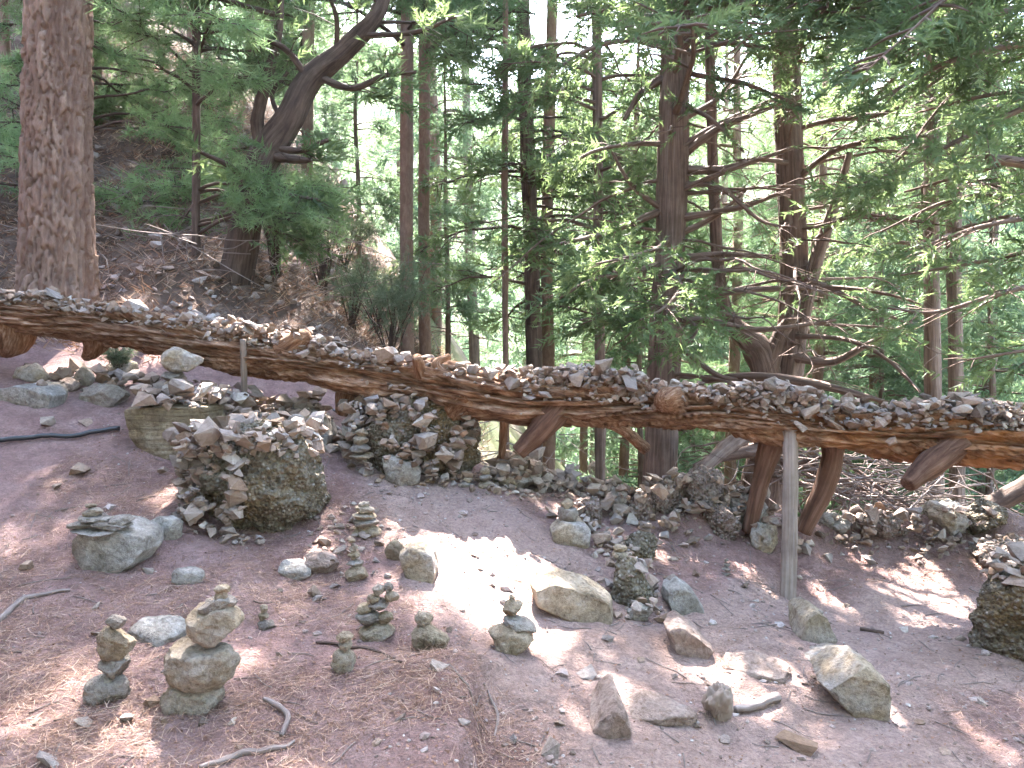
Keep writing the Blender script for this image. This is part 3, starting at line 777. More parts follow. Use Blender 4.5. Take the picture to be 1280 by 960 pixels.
# ------------------------------------------------------------------ stones
def hull_stone(seed):
    r = np.random.default_rng(seed); n_ = int(r.integers(9, 15))
    P = r.normal(size=(n_, 3)); P /= np.linalg.norm(P, axis=1)[:, None]; P *= r.uniform(.75, 1.0, (n_, 1))
    b = bmesh.new(); [b.verts.new(p) for p in P]
    bmesh.ops.convex_hull(b, input=b.verts); bmesh.ops.triangulate(b, faces=b.faces)
    b.verts.ensure_lookup_table(); used = [v for v in b.verts if v.link_faces]; ix = {v: i for i, v in enumerate(used)}
    V = np.array([v.co[:] for v in used]); T = np.array([[ix[v] for v in f.verts] for f in b.faces]); b.free()
    lo, hi = V.min(0), V.max(0)
    return (V - (lo + hi) / 2) / ((hi - lo) / 2), T
SV = [hull_stone(300 + k) for k in range(30)]
STONE_ME = [mk_mesh("stone", V, T, None, False) for V, T in SV]
for m_ in STONE_ME: m_.materials.append(M["stone"])
MIDV = [rock_verts(340 + k, 3, 10, 60, .05, .05) for k in range(14)]
BIGV = [rock_verts(340 + k, 4, 10, 60, .05, .05) for k in range(14)]

def surf(x, y, bvhs, z0=6.0):
    z = -99
    for b in bvhs:
        h_ = b.ray_cast(Vector((x, y, z0)), Vector((0, 0, -1)))
        if h_[0] is not None: z = max(z, h_[0].z)
    return z

class Pile:
    def __init__(s): s.P = np.zeros((0, 4))
    def place(s, cands, r, bvhs, use_ground=True, slump=1.0):
        best = None
        for (x, y) in cands:
            z = surf(x, y, bvhs)
            if use_ground: z = max(z, G1(x, y))
            if z < -90: continue
            z = z + r * .45
            if len(s.P):
                d2 = (s.P[:, 0] - x) ** 2 + (s.P[:, 1] - y) ** 2
                R = (s.P[:, 3] + r) * .86
                k = d2 < R * R
                if k.any(): z = max(z, (s.P[k, 2] + .62 * np.sqrt(R[k] ** 2 - d2[k])).max())
            if best is None or z < best[2]: best = (x, y, z)
        if best is None: return None
        s.P = np.vstack([s.P, [best[0], best[1], best[2], r]])
        return best

def log_at(t):
    """point on the log's centre line and its radius for a picture column"""
    xs = [p[0] for p in LOGPX]
    return np.array([np.interp(t, xs, logC[:, k]) for k in range(3)]), np.interp(t, xs, LOGR)
pile = Pile()
log_stones = []
hm = lambda t: np.interp(t, [-100, 0, 200, 300, 420, 520, 640, 750, 850, 950, 1100, 1200, 1400], [.8, .9, .7, .75, .6, .8, 1.0, 1.25, 1.15, .9, 1.0, 1.05, .9])
N_LOG = 5600
for k in range(N_LOG):
    t = RNG.uniform(-60, 1345)
    if RNG.random() > (hm(t) / 1.25) * (.75 + .45 * math.sin(t * .021 + 1.3 * math.sin(t * .007)) + .25 * math.sin(t * .09)): continue
    r = float(np.clip(RNG.lognormal(math.log(.0215), .45), .010, .075))
    cands = []
    for _ in range(3):
        tt = t + RNG.normal() * 12
        c, R = log_at(tt)
        off = RNG.uniform(-1, 1) * R * .95
        cands.append((c[0] + RNG.normal() * .01, c[1] + off))
    b = pile.place(cands, r, [log_bvh], False)
    if b: log_stones.append((*b, r))

def stone_scale(rng=RNG):
    return np.array([1.15, rng.uniform(.65, 1.05), rng.uniform(.38, .9)]) * rng.uniform(.95, 1.25)
def add_stone(x, y, z, r, label, group, name="stone", flat=1.0):
    k = int(RNG.integers(len(STONE_ME)))
    s = stone_scale() * r; s[2] *= flat
    return tag(obj(name, STONE_ME[k], None, None, (x, y, z), (RNG.normal() * .3, RNG.normal() * .3, RNG.uniform(0, 6.28)), tuple(s)), label, "stone", group)
def stone_mass(name, items, label, cat="stones", mat="stone_mass", parent=None, lvl=None):
    m = MB()
    for (x, y, z, r) in items:
        V, T = SV[int(RNG.integers(len(SV)))]
        R = np.array(Euler((RNG.normal() * .3, RNG.normal() * .3, RNG.uniform(0, 6.28))).to_matrix())
        m.add((V * stone_scale() * r) @ R.T + [x, y, z], T, None, RNG.random())
    o = obj(name, m.mesh(name, False), M[mat], parent)
    if parent is None: tag(o, label, cat, kind="stuff")
    else: o["kind"] = "stuff"
    return o
# the stones that show largest stand alone: big, near the camera side, near the top
def shown(p): return p[3] / p[1] * (1.6 if p[2] > 0 else 1) * (1 + .8 * (log_at(640 + p[0] / p[1] * F)[0][1] - p[1]) / .2)
log_stones.sort(key=lambda p: -shown(p))
for p in log_stones[:165]:
    add_stone(*p, "fist sized stone in the heaped row along the top of the fallen log", "stones heaped along the fallen log")
stone_mass("log_stone_heap", log_stones[165:], "smaller stones filling the row heaped on top of the fallen log")

def heap(C, W_, D_, n, rmin, rmax, n_single, label, group, mass_label, bvhs, edge=.9, shift=(0, 0), lifted=True):
    pl = Pile(); out = []
    for _ in range(n):
        r = float(RNG.uniform(rmin, rmax) * RNG.choice([.6, .8, 1, 1, 1.7]))
        cs = []
        for _ in range(3):
            a, q_ = RNG.uniform(0, 6.28), math.sqrt(RNG.random()) * edge
            cs.append((C[0] + shift[0] + math.cos(a) * q_ * W_ / 2, C[1] + shift[1] + math.sin(a) * q_ * D_ / 2))
        b = pl.place(cs, r, bvhs)
        if b: out.append((*b, r))
    out.sort(key=lambda p: -p[3] * (1.5 - (p[1] - C[1]) / max(D_, .1)))
    for p in out[:n_single]: add_stone(*p, label, group)
    if out[n_single:]: stone_mass(mass_label[0], out[n_single:], mass_label[1])
    return out
heap(*b_block[1:4], 120, .022, .055, 18, "angular stone in the heap on the square layered block", "stones on the layered block", ("block_stone_heap", "small stones filling the heap on the square layered block"), [BVHS[0]], .85)
heap(b_cong[1], b_cong[2] * 1.1, b_cong[3] * 1.2, 820, .014, .045, 26, "pale stone in the pile on the conglomerate boulder's crown", "stones on the conglomerate boulder", ("crown_stone_heap", "small stones piled over the conglomerate boulder"), BVHS, .95, (-.10, -.02))
heap(b_right[1], b_right[2] * 1.15, b_right[3] * 1.2, 640, .015, .044, 26, "grey stone in the mound under the log", "stones on the mound under the log", ("mound_stone_heap", "small stones covering the mound under the log"), BVHS, 1.0, (-.10, .02))
heap(*b_small[1:4], 60, .022, .045, 8, "stone on the low boulder at the path's far bend", "stones on the low boulder", ("low_boulder_stone_heap", "small stones covering the low boulder at the far bend"), BVHS, 1.2)
heap(*b_edge[1:4], 60, .025, .05, 6, "stone on top of the dark stony boulder at the outer bend", "stones on the dark boulder", ("dark_boulder_stone_heap", "small stones over the dark stony boulder at the outer bend"), BVHS, .8)

# strips of loose rubble: along the bank, between the path's two arms, under the log
def strip(pts, width, n, rmin, rmax, name, label, single=0, slabel=None, sgroup=None):
    P = np.array([hit(*p) for p in pts]); out = []; pl = Pile()
    seg = np.linalg.norm(np.diff(P, axis=0), axis=1); cum = np.concatenate([[0], np.cumsum(seg)])
    for _ in range(n):
        s = RNG.uniform(0, cum[-1]); c = [np.interp(s, cum, P[:, k]) for k in range(2)]
        r = float(RNG.uniform(rmin, rmax) * RNG.choice([.6, .8, 1, 1.6]))
        cs = [(c[0] + RNG.normal() * width, c[1] + RNG.normal() * width) for _ in range(2)]
        b = pl.place(cs, r, BVHS)
        if b: out.append((*b, r))
    out.sort(key=lambda p: -p[3])
    for p in out[:single]: add_stone(*p, slabel, sgroup)
    stone_mass(name, out[single:], label)
strip([(620,610),(700,612),(740,620),(790,640),(850,640),(920,650),(970,670)], .16, 520, .016, .045, "bank_rubble", "loose rubble along the bank below the log", 12, "loose stone in the rubble bank below the log", "rubble bank stones")
strip([(690,640),(740,660),(775,690),(795,730),(800,770)], .09, 170, .015, .04, "strip_rubble", "gravelly strip of rubble behind the long slab", 6, "loose stone in the gravelly strip behind the long slab", "gravelly strip stones")
strip([(420,540),(450,560),(480,585),(520,600)], .10, 110, .018, .04, "mound_foot_rubble", "loose stones at the foot of the stone mound", 5, "loose stone at the foot of the stone mound", "mound foot stones")
strip([(1040,668),(1110,666),(1180,668),(1270,690),(1285,720)], .14, 260, .014, .04, "lip_rubble", "gravelly litter along the sunlit bank's lip", 6, "loose stone along the sunlit bank's lip", "bank lip stones")
strip([(40,470),(110,475),(180,480),(280,500)], .16, 130, .018, .05, "upper_rubble", "loose stones on the slope under the log", 6, "loose stone on the slope under the log", "slope stones")
strip([(262,566),(300,545),(345,530),(392,540)], .13, 330, .02, .05, "saddle_rubble", "jumbled stones between the layered block and the conglomerate boulder", 8, "larger stone in the jumble between the layered block and the conglomerate boulder", "saddle stones")
strip([(360,660),(420,640),(440,690),(400,720)], .14, 90, .012, .03, "foot_rubble", "pebbles round the foot of the conglomerate boulder", 3, "stone at the foot of the conglomerate boulder", "boulder foot stones")

# ------------------------------------------------------------------ cairns
def cairn(label, stones, foot, mat="cairn", dr=.85, seed=0, group=None, Y=None):
    """stones: (px, py, w, h[, tilt][, material]) from the bottom up, in picture pixels; foot: where it meets the ground or Y its distance"""
    g = hit(*foot) if Y is None else at(*foot, Y)
    root = empty("cairn", tuple(g), label, "cairn", group)
    for k, st in enumerate(stones):
        px, py, w, h = st[:4]; tilt = st[4] if len(st) > 4 else 0.0; mt = st[5] if len(st) > 5 else mat
        s = g[1] / F
        d = w * s * dr
        c = at(px, py, g[1] + (stones[0][2] * s * dr) * .35)
        V, T = (BIGV if w > 34 else MIDV)[(seed * 5 + k * 3) % len(MIDV)]
        R = np.array(Euler((.06 * math.sin(k + seed), tilt, 0)).to_matrix()) @ np.array(Euler((0, 0, .0)).to_matrix())
        V = sub_noise(sub_noise((V * [w * s / 2 * 1.02, d / 2, h * s / 2 * 1.12]), .006, 16, seed + k), .0025, 60, seed + k) @ R.T
        o = obj("stone", mk_mesh("cairn_stone", V, T, None, True), M[mt], root)
        o.location = Vector(c) - Vector(g)
    return root
cairn("tall fat cairn of four olive stones on the needle slope, the biggest cairn", [(243,874,76,46),(252,832,98,62,-.12),(268,778,72,52,.05),(272,757,48,22,-.1,"cairn_grey"),(277,747,18,18),(277,736,20,10)], (243,896), seed=1, dr=.8)
cairn("cairn of four stones with a white pebble on top beside the biggest cairn", [(134,862,54,36,.1,"cairn_grey"),(144,833,36,30,.05,"cairn_grey"),(145,803,42,42),(146,777,24,14,.1,"cairn_grey")], (138,882), seed=2)
cairn("tiny cairn of three pebbles in the needles", [(334,782,24,12,.05,"cairn_grey"),(329,770,14,12),(330,761,9,8)], (333,788), seed=3)
cairn("small brown cairn next to a thin twig on the needle slope", [(428,828,30,34),(431,806,18,18),(431,795,22,10)], (428,846), seed=4)
cairn("knobbly cairn built of many small stones on a broad base", [(470,790,48,24),(462,772,34,18,.3,"cairn_grey"),(483,772,22,16),(455,762,20,14),(473,756,26,16,-.1,"cairn_grey"),(466,748,18,12),(490,746,18,12),(473,737,18,14),(486,735,14,14,0,"cairn_grey")], (470,802), seed=5)
cairn("two stone cairn, round stone on an angular base", [(538,797,48,36,.1,"cairn"),(531,774,24,20)], (538,816), seed=6)
cairn("cairn of three smooth stones, flat one tilted, with a dark pebble on top", [(640,798,58,38),(650,780,44,14,.35,"cairn_grey"),(641,761,26,20),(640,747,9,9)], (642,818), seed=7)
cairn("neat cairn of thin flat stones stacked below the conglomerate boulder", [(459,664,36,14),(458,653,34,10,0,"cairn_grey"),(455,645,32,10),(456,637,24,9,.05,"cairn"),(455,630,14,7)], (458,672), seed=8)
cairn("slender cairn of small stones on a round brown base", [(446,718,30,20),(443,704,22,8,0,"cairn_grey"),(442,694,14,12),(442,684,12,10),(440,676,11,7)], (446,728), seed=9)
cairn("little cairn with a smooth grey cone on the tan angular boulder", [(710,644,26,22,0,"cairn_grey"),(709,630,15,12)], (710,655), seed=10, Y=b_ledge[1][1] - .1)
cairn("cairn of flat slates on the grey lichened boulder", [(126,664,64,12,.06,"cairn_grey"),(112,655,46,9,-.03,"cairn_grey"),(142,655,48,9,.1,"cairn_grey"),(120,648,44,9,.03,"cairn_grey"),(152,650,30,12,0,"cairn_grey"),(116,640,24,10),(114,632,16,7)], (136,672), seed=11, Y=b_grey[1][1] - .24)
cairn("big pale capstone balanced on small stones above the layered block", [(214,498,30,14),(232,496,26,14,0,"cairn_grey"),(224,482,34,14,.1),(216,471,26,12,0,"cairn_grey"),(228,449,46,30,-.1,"tan")], (220,505), seed=12, Y=b_block[1][1])
cairn("small cairn of rounded stones beside the olive patched boulder", [(452,570,30,10),(450,560,26,10,0,"cairn_grey"),(451,550,20,10),(452,541,16,9)], (452,575), seed=13, Y=b_right[1][1] - .45)
cairn("three stone cairn at the foot of the low boulder", [(607,606,20,10),(607,597,16,8,0,"cairn_grey"),(606,589,12,8)], (607,612), seed=14)
cairn("little cairn on the stony clod behind the long slab", [(775,694,20,10),(775,685,17,8,0,"tan")], (775,700), seed=15, Y=hit(790, 760)[1] + .15)
cairn("cairn of flat stones on the humped rock in the path", [(1022,776,24,10),(1020,767,20,8,0,"cairn_grey")], (1022,780), seed=16, Y=hit(1022, 804)[1] + .05)
cairn("tiny cairn of four white pebbles standing on the dusty path", [(908,718,12,6,0,"cairn_grey"),(908,712,11,6,0,"cairn_grey"),(908,706,9,5,0,"cairn_grey"),(908,700,7,5,0,"cairn_grey")], (908,721), seed=17)
cairn("cairn of rounded stones wedged on the conglomerate boulder's far shoulder", [(372,548,34,14),(374,536,26,14,.1,"tan"),(370,524,22,12,0,"cairn_grey")], (372,556), seed=18, Y=b_cong[1][1] + .2)
cairn("small pile of stones on the pale bank rock by the cypress foot", [(856,590,24,10,0,"cairn_grey"),(850,581,20,10),(862,577,16,9)], (856,596), seed=19, Y=hit(850, 602)[1] + .1)
cairn("two stone stack at the bend beside the three stone cairn", [(584,606,18,8,0,"cairn_grey"),(585,600,12,6)], (584,611), seed=20)

# ------------------------------------------------------------------ pipe, sticks, broken branch pieces
def ground_line(pts, lift):
    P = np.array([hit(*p) for p in pts]); P = resample(P, 40)
    P[:, 2] = GI(P[:, 0], P[:, 1]) + lift
    return P
pl_ = ground_line([(-60,562),(0,556),(70,550),(150,541)], .035)
tag(obj("water_pipe", tube_mesh("water_pipe", pl_, [.02] * 40, 12), M["pipe"]), "black plastic water pipe lying across the upper slope behind the layered block", "pipe")
pl_ = np.array([at(1050,668,7.0), at(1110,658,7.1), at(1170,646,7.2), at(1230,640,7.3)]); pl_ = resample(pl_, 30); pl_[:, 2] = np.maximum(pl_[:, 2], GI(pl_[:, 0], pl_[:, 1]) + .03)
tag(obj("water_pipe", tube_mesh("water_pipe", pl_, [.02] * 30, 12), M["pipe"]), "black plastic water pipe running along the sunlit bank's lip", "pipe")
pl_ = resample(np.array([at(372,506,8.2), at(410,512,7.9), at(445,520,7.7)]), 16)
tag(obj("water_pipe", tube_mesh("water_pipe", pl_, [.02] * 16, 10), M["pipe"]), "short stretch of black pipe showing under the log", "pipe")
def stick(label, pts, w, name="stick", mat="dead", lift=.01, seed=3):
    P = ground_line(pts, lift); Y = P[:, 1].mean()
    R = np.interp(np.linspace(0, 1, 40), np.linspace(0, 1, len(w)), w) * Y / F / 2
    return tag(obj(name, tube_mesh(name, P, R, 8, 40, knobby(seed, .25, 16)), M[mat]), label, "stick")
stick("pale bent dry stick lying on the needles beside the slate topped boulder", [(-20,790),(10,768),(30,752),(60,744),(88,740)], [7,8,7,6,4], seed=4)
stick("bent pale root emerging at the foot of the needle slope", [(250,965),(300,948),(345,938),(368,930)], [7,8,8,5], "root", seed=5)
stick("pale arching root sticking out of the needles", [(330,880),(350,890),(360,905),(352,925)], [6,7,7,6], "root", lift=.02, seed=6)
stick("thin dark twig beside the small brown cairn", [(395,806),(418,808),(450,812),(480,820),(502,830)], [3,4,4,3,3], "twig", "dbark", seed=7)
stick("short weathered branch piece lying in the path", [(918,892),(945,886),(972,876)], [9,13,14], "branch_piece", lift=.02, seed=8)
stick("straight stick on the path in front of the humped rock", [(1075,788),(1105,794)], [5,4], "stick", "dbark", seed=9)
stick("dry stem lying down the bank below the broken ledge", [(610,870),(622,900),(618,925)], [3,4,3], "twig", seed=10)
stick("curved pale twig near the two stone cairn", [(560,835),(585,860),(600,880)], [2,3,2], "twig", seed=11)
st0 = hit(900, 905)
V, T = rock_verts(77, 4, 8, 14, .12, .25)
tag(obj("stump_piece", mk_mesh("stump_piece", sub_noise(V * [.075, .07, .115], .012, 18, 7), T, None, True), M["prop"], loc=(st0[0], st0[1] + .05, st0[2] + .09), rot=(.1, .15, .3)), "upright broken stub of weathered wood sticking out of the path", "stump")
P = np.array([at(1195, 652, 7.6), at(1235, 634, 7.7), at(1290, 604, 7.8), at(1360, 560, 7.9)])
tag(obj("leaning_trunk", tube_mesh("leaning_trunk", P, [.10, .10, .11, .12], 16, 30, knobby(8, .12)), M["dbark"]), "dark thin fallen trunk leaning over the bank edge", "log")

print("objects so far", len(bpy.data.objects))
# ------------------------------------------------------------------ foliage
def unit(a): return a / (np.linalg.norm(a, axis=-1, keepdims=True) + 1e-9)
def blades(P, D, L, Wd, rng, up=None):
    """thin triangles from P along D with length L and width Wd"""
    n = len(P)
    up = rng.normal(size=(n, 3)) if up is None else up
    S = unit(np.cross(D, up))
    V = np.empty((n, 3, 3))
    V[:, 0] = P - S * (Wd / 2)[:, None]; V[:, 1] = P + S * (Wd / 2)[:, None]; V[:, 2] = P + D * L[:, None]
    return V.reshape(-1, 3), np.arange(n * 3).reshape(-1, 3)

def cyp_foliage(m, P, D, rng, sc_=1.0, k=17, size=.27, rnd0=.35):
    k = int(k * 1.3)
    """flat feathery sprays: an axis with short side blades"""
    n = len(P)
    if not n: return
    D = unit(D); nrm = unit(np.array([0, 0, 1.0]) + 1.0 * rng.normal(size=(n, 3)))
    S = unit(np.cross(D, nrm))
    t = (np.arange(k) + .5) / k
    side = np.where(np.arange(k) % 2, 1.0, -1.0)
    ax = size * sc_ * rng.uniform(.6, 1.25, n)
    base = P[:, None] + D[:, None] * (t[None] * ax[:, None])[..., None]
    ang = np.radians(rng.uniform(22, 60, (n, k)))
    dd = D[:, None] * np.cos(ang)[..., None] + S[:, None] * (np.sin(ang) * side)[..., None] + .25 * rng.normal(size=(n, k, 3))
    L = ax[:, None] * (.44 - .20 * t)[None] * rng.uniform(.5, 1.4, (n, k))
    up = np.repeat(nrm[:, None], k, 1) + .6 * rng.normal(size=(n, k, 3))
    V, T = blades(base.reshape(-1, 3), unit(dd.reshape(-1, 3)), L.ravel(), (L * .22).ravel(), rng, up.reshape(-1, 3))
    c = np.clip(rnd0 + .25 * rng.normal(size=n) + .35 * noise(P * .9, 12), 0, 1)
    m.add(V, T, None, np.repeat(c, k * 3))

def pine_foliage(m, P, D, rng, sc_=1.0, k=22, size=.13, w=.0045, rnd0=.45):
    n = len(P)
    if not n: return
    D = unit(D)
    dd = unit(D[:, None] * .75 + .75 * rng.normal(size=(n, k, 3)))
    base = P[:, None] + D[:, None] * (rng.uniform(-.07, .05, (n, k)) * sc_)[..., None]
    L = size * sc_ * rng.uniform(.7, 1.2, (n, k))
    V, T = blades(base.reshape(-1, 3), dd.reshape(-1, 3), L.ravel(), np.full(n * k, w * sc_), rng)
    c = np.clip(rnd0 + .25 * rng.normal(size=n), 0, 1)
    m.add(V, T, None, np.repeat(c, k * 3))

def limb(base, az, L, rise, droop, rng, n=9):
    s = np.linspace(0, 1, n)
    h = np.array([math.cos(az), math.sin(az), 0]); side = np.array([-h[1], h[0], 0])
    wob = np.cumsum(rng.normal(size=n)) * .03 * L * s
    P = base + np.outer(s * L, h) + np.outer(wob, side)
    P[:, 2] += L * (rise * s - droop * s ** 2) + np.cumsum(rng.normal(size=n)) * .015 * L
    return P

def grow_subs(P, L, rng, m=None, r0=.02, start=.3, dens=7, ka=7, seg=4, sub_l=.45, pend=.0, cut=False):
    """side twigs on a limb; returns foliage anchors and directions, adds the twig wood to m"""
    A, Dv = [], []
    n = max(3, int(L * dens))
    tt = np.sort(rng.uniform(start, 1.0, n))
    T = np.gradient(P, axis=0)
    for t in tt:
        u = t * (len(P) - 1)
        b = np.array([np.interp(u, np.arange(len(P)), P[:, k]) for k in range(3)])
        d = unit(np.array([np.interp(u, np.arange(len(P)), T[:, k]) for k in range(3)]))
        sd = unit(np.cross(d, [0, 0, 1.0])) * (1 if rng.random() < .5 else -1)
        a = rng.uniform(.6, 1.25)
        dr = unit(d * math.cos(a) + sd * math.sin(a) + np.array([0, 0, rng.normal() * .25 - pend]))
        l = (sub_l * L * (1.05 - t) + .18) * rng.uniform(.6, 1.3); l = min(l, 1.3)
        e = b + dr * l + np.array([0, 0, -.10 * l - pend * l * .4]); mid = b + dr * l * .5
        if cut and not carve(np.array([mid]))[0]: continue
        if m is not None:
            V, Tt, Q, lc = tube(np.array([b, mid, e]), [r0 * (1 - .6 * t) * .5, r0 * .3, .003], seg)
            m.add(V, Tt, Q, .5, lc)
        f = rng.uniform(.15, 1.05, max(2, int(ka * l / .5)))
        pts = b + np.outer(f, e - b) + rng.normal(size=(len(f), 3)) * .05
        A.append(pts); Dv.append(np.repeat((dr + np.array([0, 0, -pend * .6]))[None], len(f), 0) + rng.normal(size=(len(f), 3)) * .45)
    A.append(P[-1][None]); Dv.append(T[-1][None])
    return np.vstack(A), np.vstack(Dv)

def trunk_curve(pts, top=None, lean=(0, 0)):
    """picture points down a trunk (px, py, Y) bottom up, extended into the ground and up to height 'top'"""
    P = [at(*p) for p in pts]
    b = P[0]; g = G1(b[0], b[1])
    if b[2] > g - .1:
        d = P[0] - P[1]; d = d / abs(d[2]) if abs(d[2]) > .3 * np.linalg.norm(d) else np.array([0, 0, -1.0])
        P.insert(0, b + d * (b[2] - g + .25))
    if top is not None:
        a = P[-1]; d = unit(P[-1] - P[-2])
        d = unit(np.array([d[0] * .4, d[1] * .4, 1.0]))
        for f in (.25, .5, .75, 1.0):
            P.append(a + d * (top - a[2]) * f)
    return np.array(P)
def along(P, z):
    return np.array([np.interp(z, P[:, 2], P[:, k]) for k in range(3)])
PLATE = {}
def bark_fn(seed, amp, cells=16, vh=.12):
    def f(th, s, r):
        u = (th / (2 * math.pi)) * cells; v = s / vh + .8 * noise(np.c_[u * .7, s * 2, s * 0], seed) + .4 * noise(np.c_[u * 2.2, s * 7, s * 0], seed + 4)
        f1, f2, c = voronoi2(u + .35 * noise(np.c_[np.cos(th) * 3, np.sin(th) * 3, s * 5], seed + 1), v, seed, cells)
        PLATE['c'] = c
        return amp * (sstep(.02, .16, f2 - f1) * (.5 + .6 * c) - .5) + .25 * amp * noise(np.c_[np.cos(th) * 12, np.sin(th) * 12, s * 14], seed + 2)
    return f
def streak_bark(seed, amp):
    return lambda th, s, r: amp * fbm(np.c_[np.cos(th) * 4.5, np.sin(th) * 4.5, s * 1.3], 4, seed, .65) + r * .07 * fbm(np.c_[np.cos(th), np.sin(th), s * .8], 2, seed + 5)

t1bark = None
def near_tree(name, label, curve, radii, mat, kind, z0, z1, n_limb, Lf, seed, bark=None, seg=28, rings=160, rise=.25, droop=.35,
              az_c=None, az_w=math.pi, leaf=1.0, dens=7, ka=7, group=None, pend=0.0, extra=(), bmat=None, kfol=None, start=.3, rnd0=.4, leafmat=None, bare=0.0, uncut=False, nw=.0045, n_bare=0, bare_z=(.6, 4.4)):
    rng = np.random.default_rng(seed)
    root = empty(name, (curve[0][0], curve[0][1], G1(curve[0][0], curve[0][1])), label, "tree", group)
    V, T, Q, lc = tube(curve, radii, seg, rings, bark or streak_bark(seed, .012))
    m = MB(); m.add(V, T, Q, np.append(PLATE.pop('c'), [.5, .5]) if bark is t1bark else .5, lc)
    me = m.mesh(name + "_trunk")
    child("trunk", me, mat, root)
    fol = MB()
    def add_fol(A, D, cut=True):
        if cut: k = carve(A); A, D = A[k], D[k]
        if kind == 'cyp': cyp_foliage(fol, A, D, rng, leaf, kfol or 13, rnd0=rnd0)
        else: pine_foliage(fol, A, D, rng, leaf, kfol or 22, w=nw, rnd0=rnd0)
    for i_ in range(n_limb):
        z = z0 + (z1 - z0) * ((i_ + rng.random()) / n_limb)
        az = rng.uniform(0, 2 * math.pi) if az_c is None else az_c + rng.uniform(-az_w, az_w)
        L = Lf((z - z0) / (z1 - z0)) * rng.uniform(.75, 1.2)
        b = along(curve, z)
        rt = np.interp(z, curve[:, 2], np.interp(np.linspace(0, 1, len(curve)), np.linspace(0, 1, len(radii)), radii))
        for _try in range(6):
            P = limb(b, az, L, rise * rng.uniform(.5, 1.5), droop * rng.uniform(.6, 1.4), rng)
            if carve(P[1:]).all(): break
            az += rng.uniform(.4, 1.2) * (1 if az_c is None else .2)
        else: continue
        bm_ = MB(); r0 = min(.011 * L + .012, rt * .5)
        V, T, Q, lc = tube(P, np.linspace(r0, .005, len(P)), 7, 14); bm_.add(V, T, Q, .5, lc)
        A, D = grow_subs(P, L, rng, bm_, r0, start, dens, ka, 4, pend=pend, cut=True)
        child("branch", bm_.mesh("branch"), bmat or mat, root)
        if rng.random() >= bare: add_fol(A, D)
    for i_ in range(n_bare):
        z = rng.uniform(*bare_z); L = rng.uniform(.9, 2.6)
        P = limb(along(curve, z), rng.normal() * 1.3, L, rng.uniform(-.1, .35), rng.uniform(.0, .5), rng, 10)
        bm_ = MB(); r0 = .008 + .008 * L
        V, T, Q, lc = tube(P, np.linspace(r0, .004, len(P)), 7, 18, knobby(i_, .12, 9)); bm_.add(V, T, Q, .5, lc)
        for _ in range(int(L * 4)):
            t_ = rng.uniform(.25, 1); b_ = P[int(t_ * 9)]; l_ = rng.uniform(.15, .7); d_ = unit(rng.normal(size=3) * [1, 1, .5] + [.3, 0, -.15])
            V, T, Q, lc = tube(np.array([b_, b_ + d_ * l_ * .5 + rng.normal(size=3) * .03, b_ + d_ * l_ + [0, 0, -.06]]), [.006, .004, .002], 4); bm_.add(V, T, Q, .5, lc)
        child("branch", bm_.mesh("branch"), bmat or mat, root)
    for e in extra:                              # hand-set limbs, some unseen ones added for shade: points, widths, foliage amount, start
        pts, w, fo = e[:3]
        P0_, R = px_tube(pts, [w_ * .82 for w_ in w])
        P = resample(P0_, 16)
        bm_ = MB(); V, T, Q, lc = tube(P0_, R, 9, 26, knobby(seed + len(pts), .14, 9)); bm_.add(V, T, Q, .5, lc)
        L = np.linalg.norm(np.diff(P, axis=0), axis=1).sum()
        A, D = grow_subs(P, L, rng, bm_, .02, .25, 7 if fo else 4, 9, 4, pend=pend)
        child("branch", bm_.mesh("branch"), bmat or mat, root)
        if fo:
            k = rng.random(len(A)) < fo; add_fol(A[k], D[k], not (uncut and P[-1][0] < 1.9))
    if fol.n: child("foliage", fol.mesh(name + "_foliage", False), leafmat or M["cyp" if kind == 'cyp' else "pine"], root)
    return root

# great pine behind the log
tc = trunk_curve([(72,330,9.0),(71,200,9.0),(72,100,9.0),(74,0,9.0)], 17)
def t1bark(th, s, r): return bark_fn(5, .055, 34, .36)(th, s, r) + .10 * np.exp(-s / .5) * (1 + .4 * np.cos(th * 5))
near_tree("pine_tree", "massive pine trunk with thick plated reddish bark rising behind the log", tc, [.40,.37,.345,.33,.32,.30,.27,.2,.06], M["bark"], 'pine', 7.2, 16.5, 62,
          lambda f: 4.9 * (1 - .5 * f), 101, t1bark, 150, 420, .25, .25, dens=5.5, ka=7, kfol=12, leaf=1.5, bmat=M["dbark"], nw=.006,
          extra=[([(74,-250,9.0),(200,-270,8.9),(330,-275,8.8),(440,-270,8.7)],[14,11,8,4],1.0), ([(74,-330,9),(220,-350,8.9),(360,-370,8.8)],[14,10,5],1.0), ([(74,-180,9.0),(180,-200,8.6),(280,-220,8.3)],[12,8,4],1.0), ([(74,-290,9.0),(160,-310,8.5),(270,-330,8.1)],[12,8,4],1.0)])  # unseen boughs above the view, added to shade the slope below

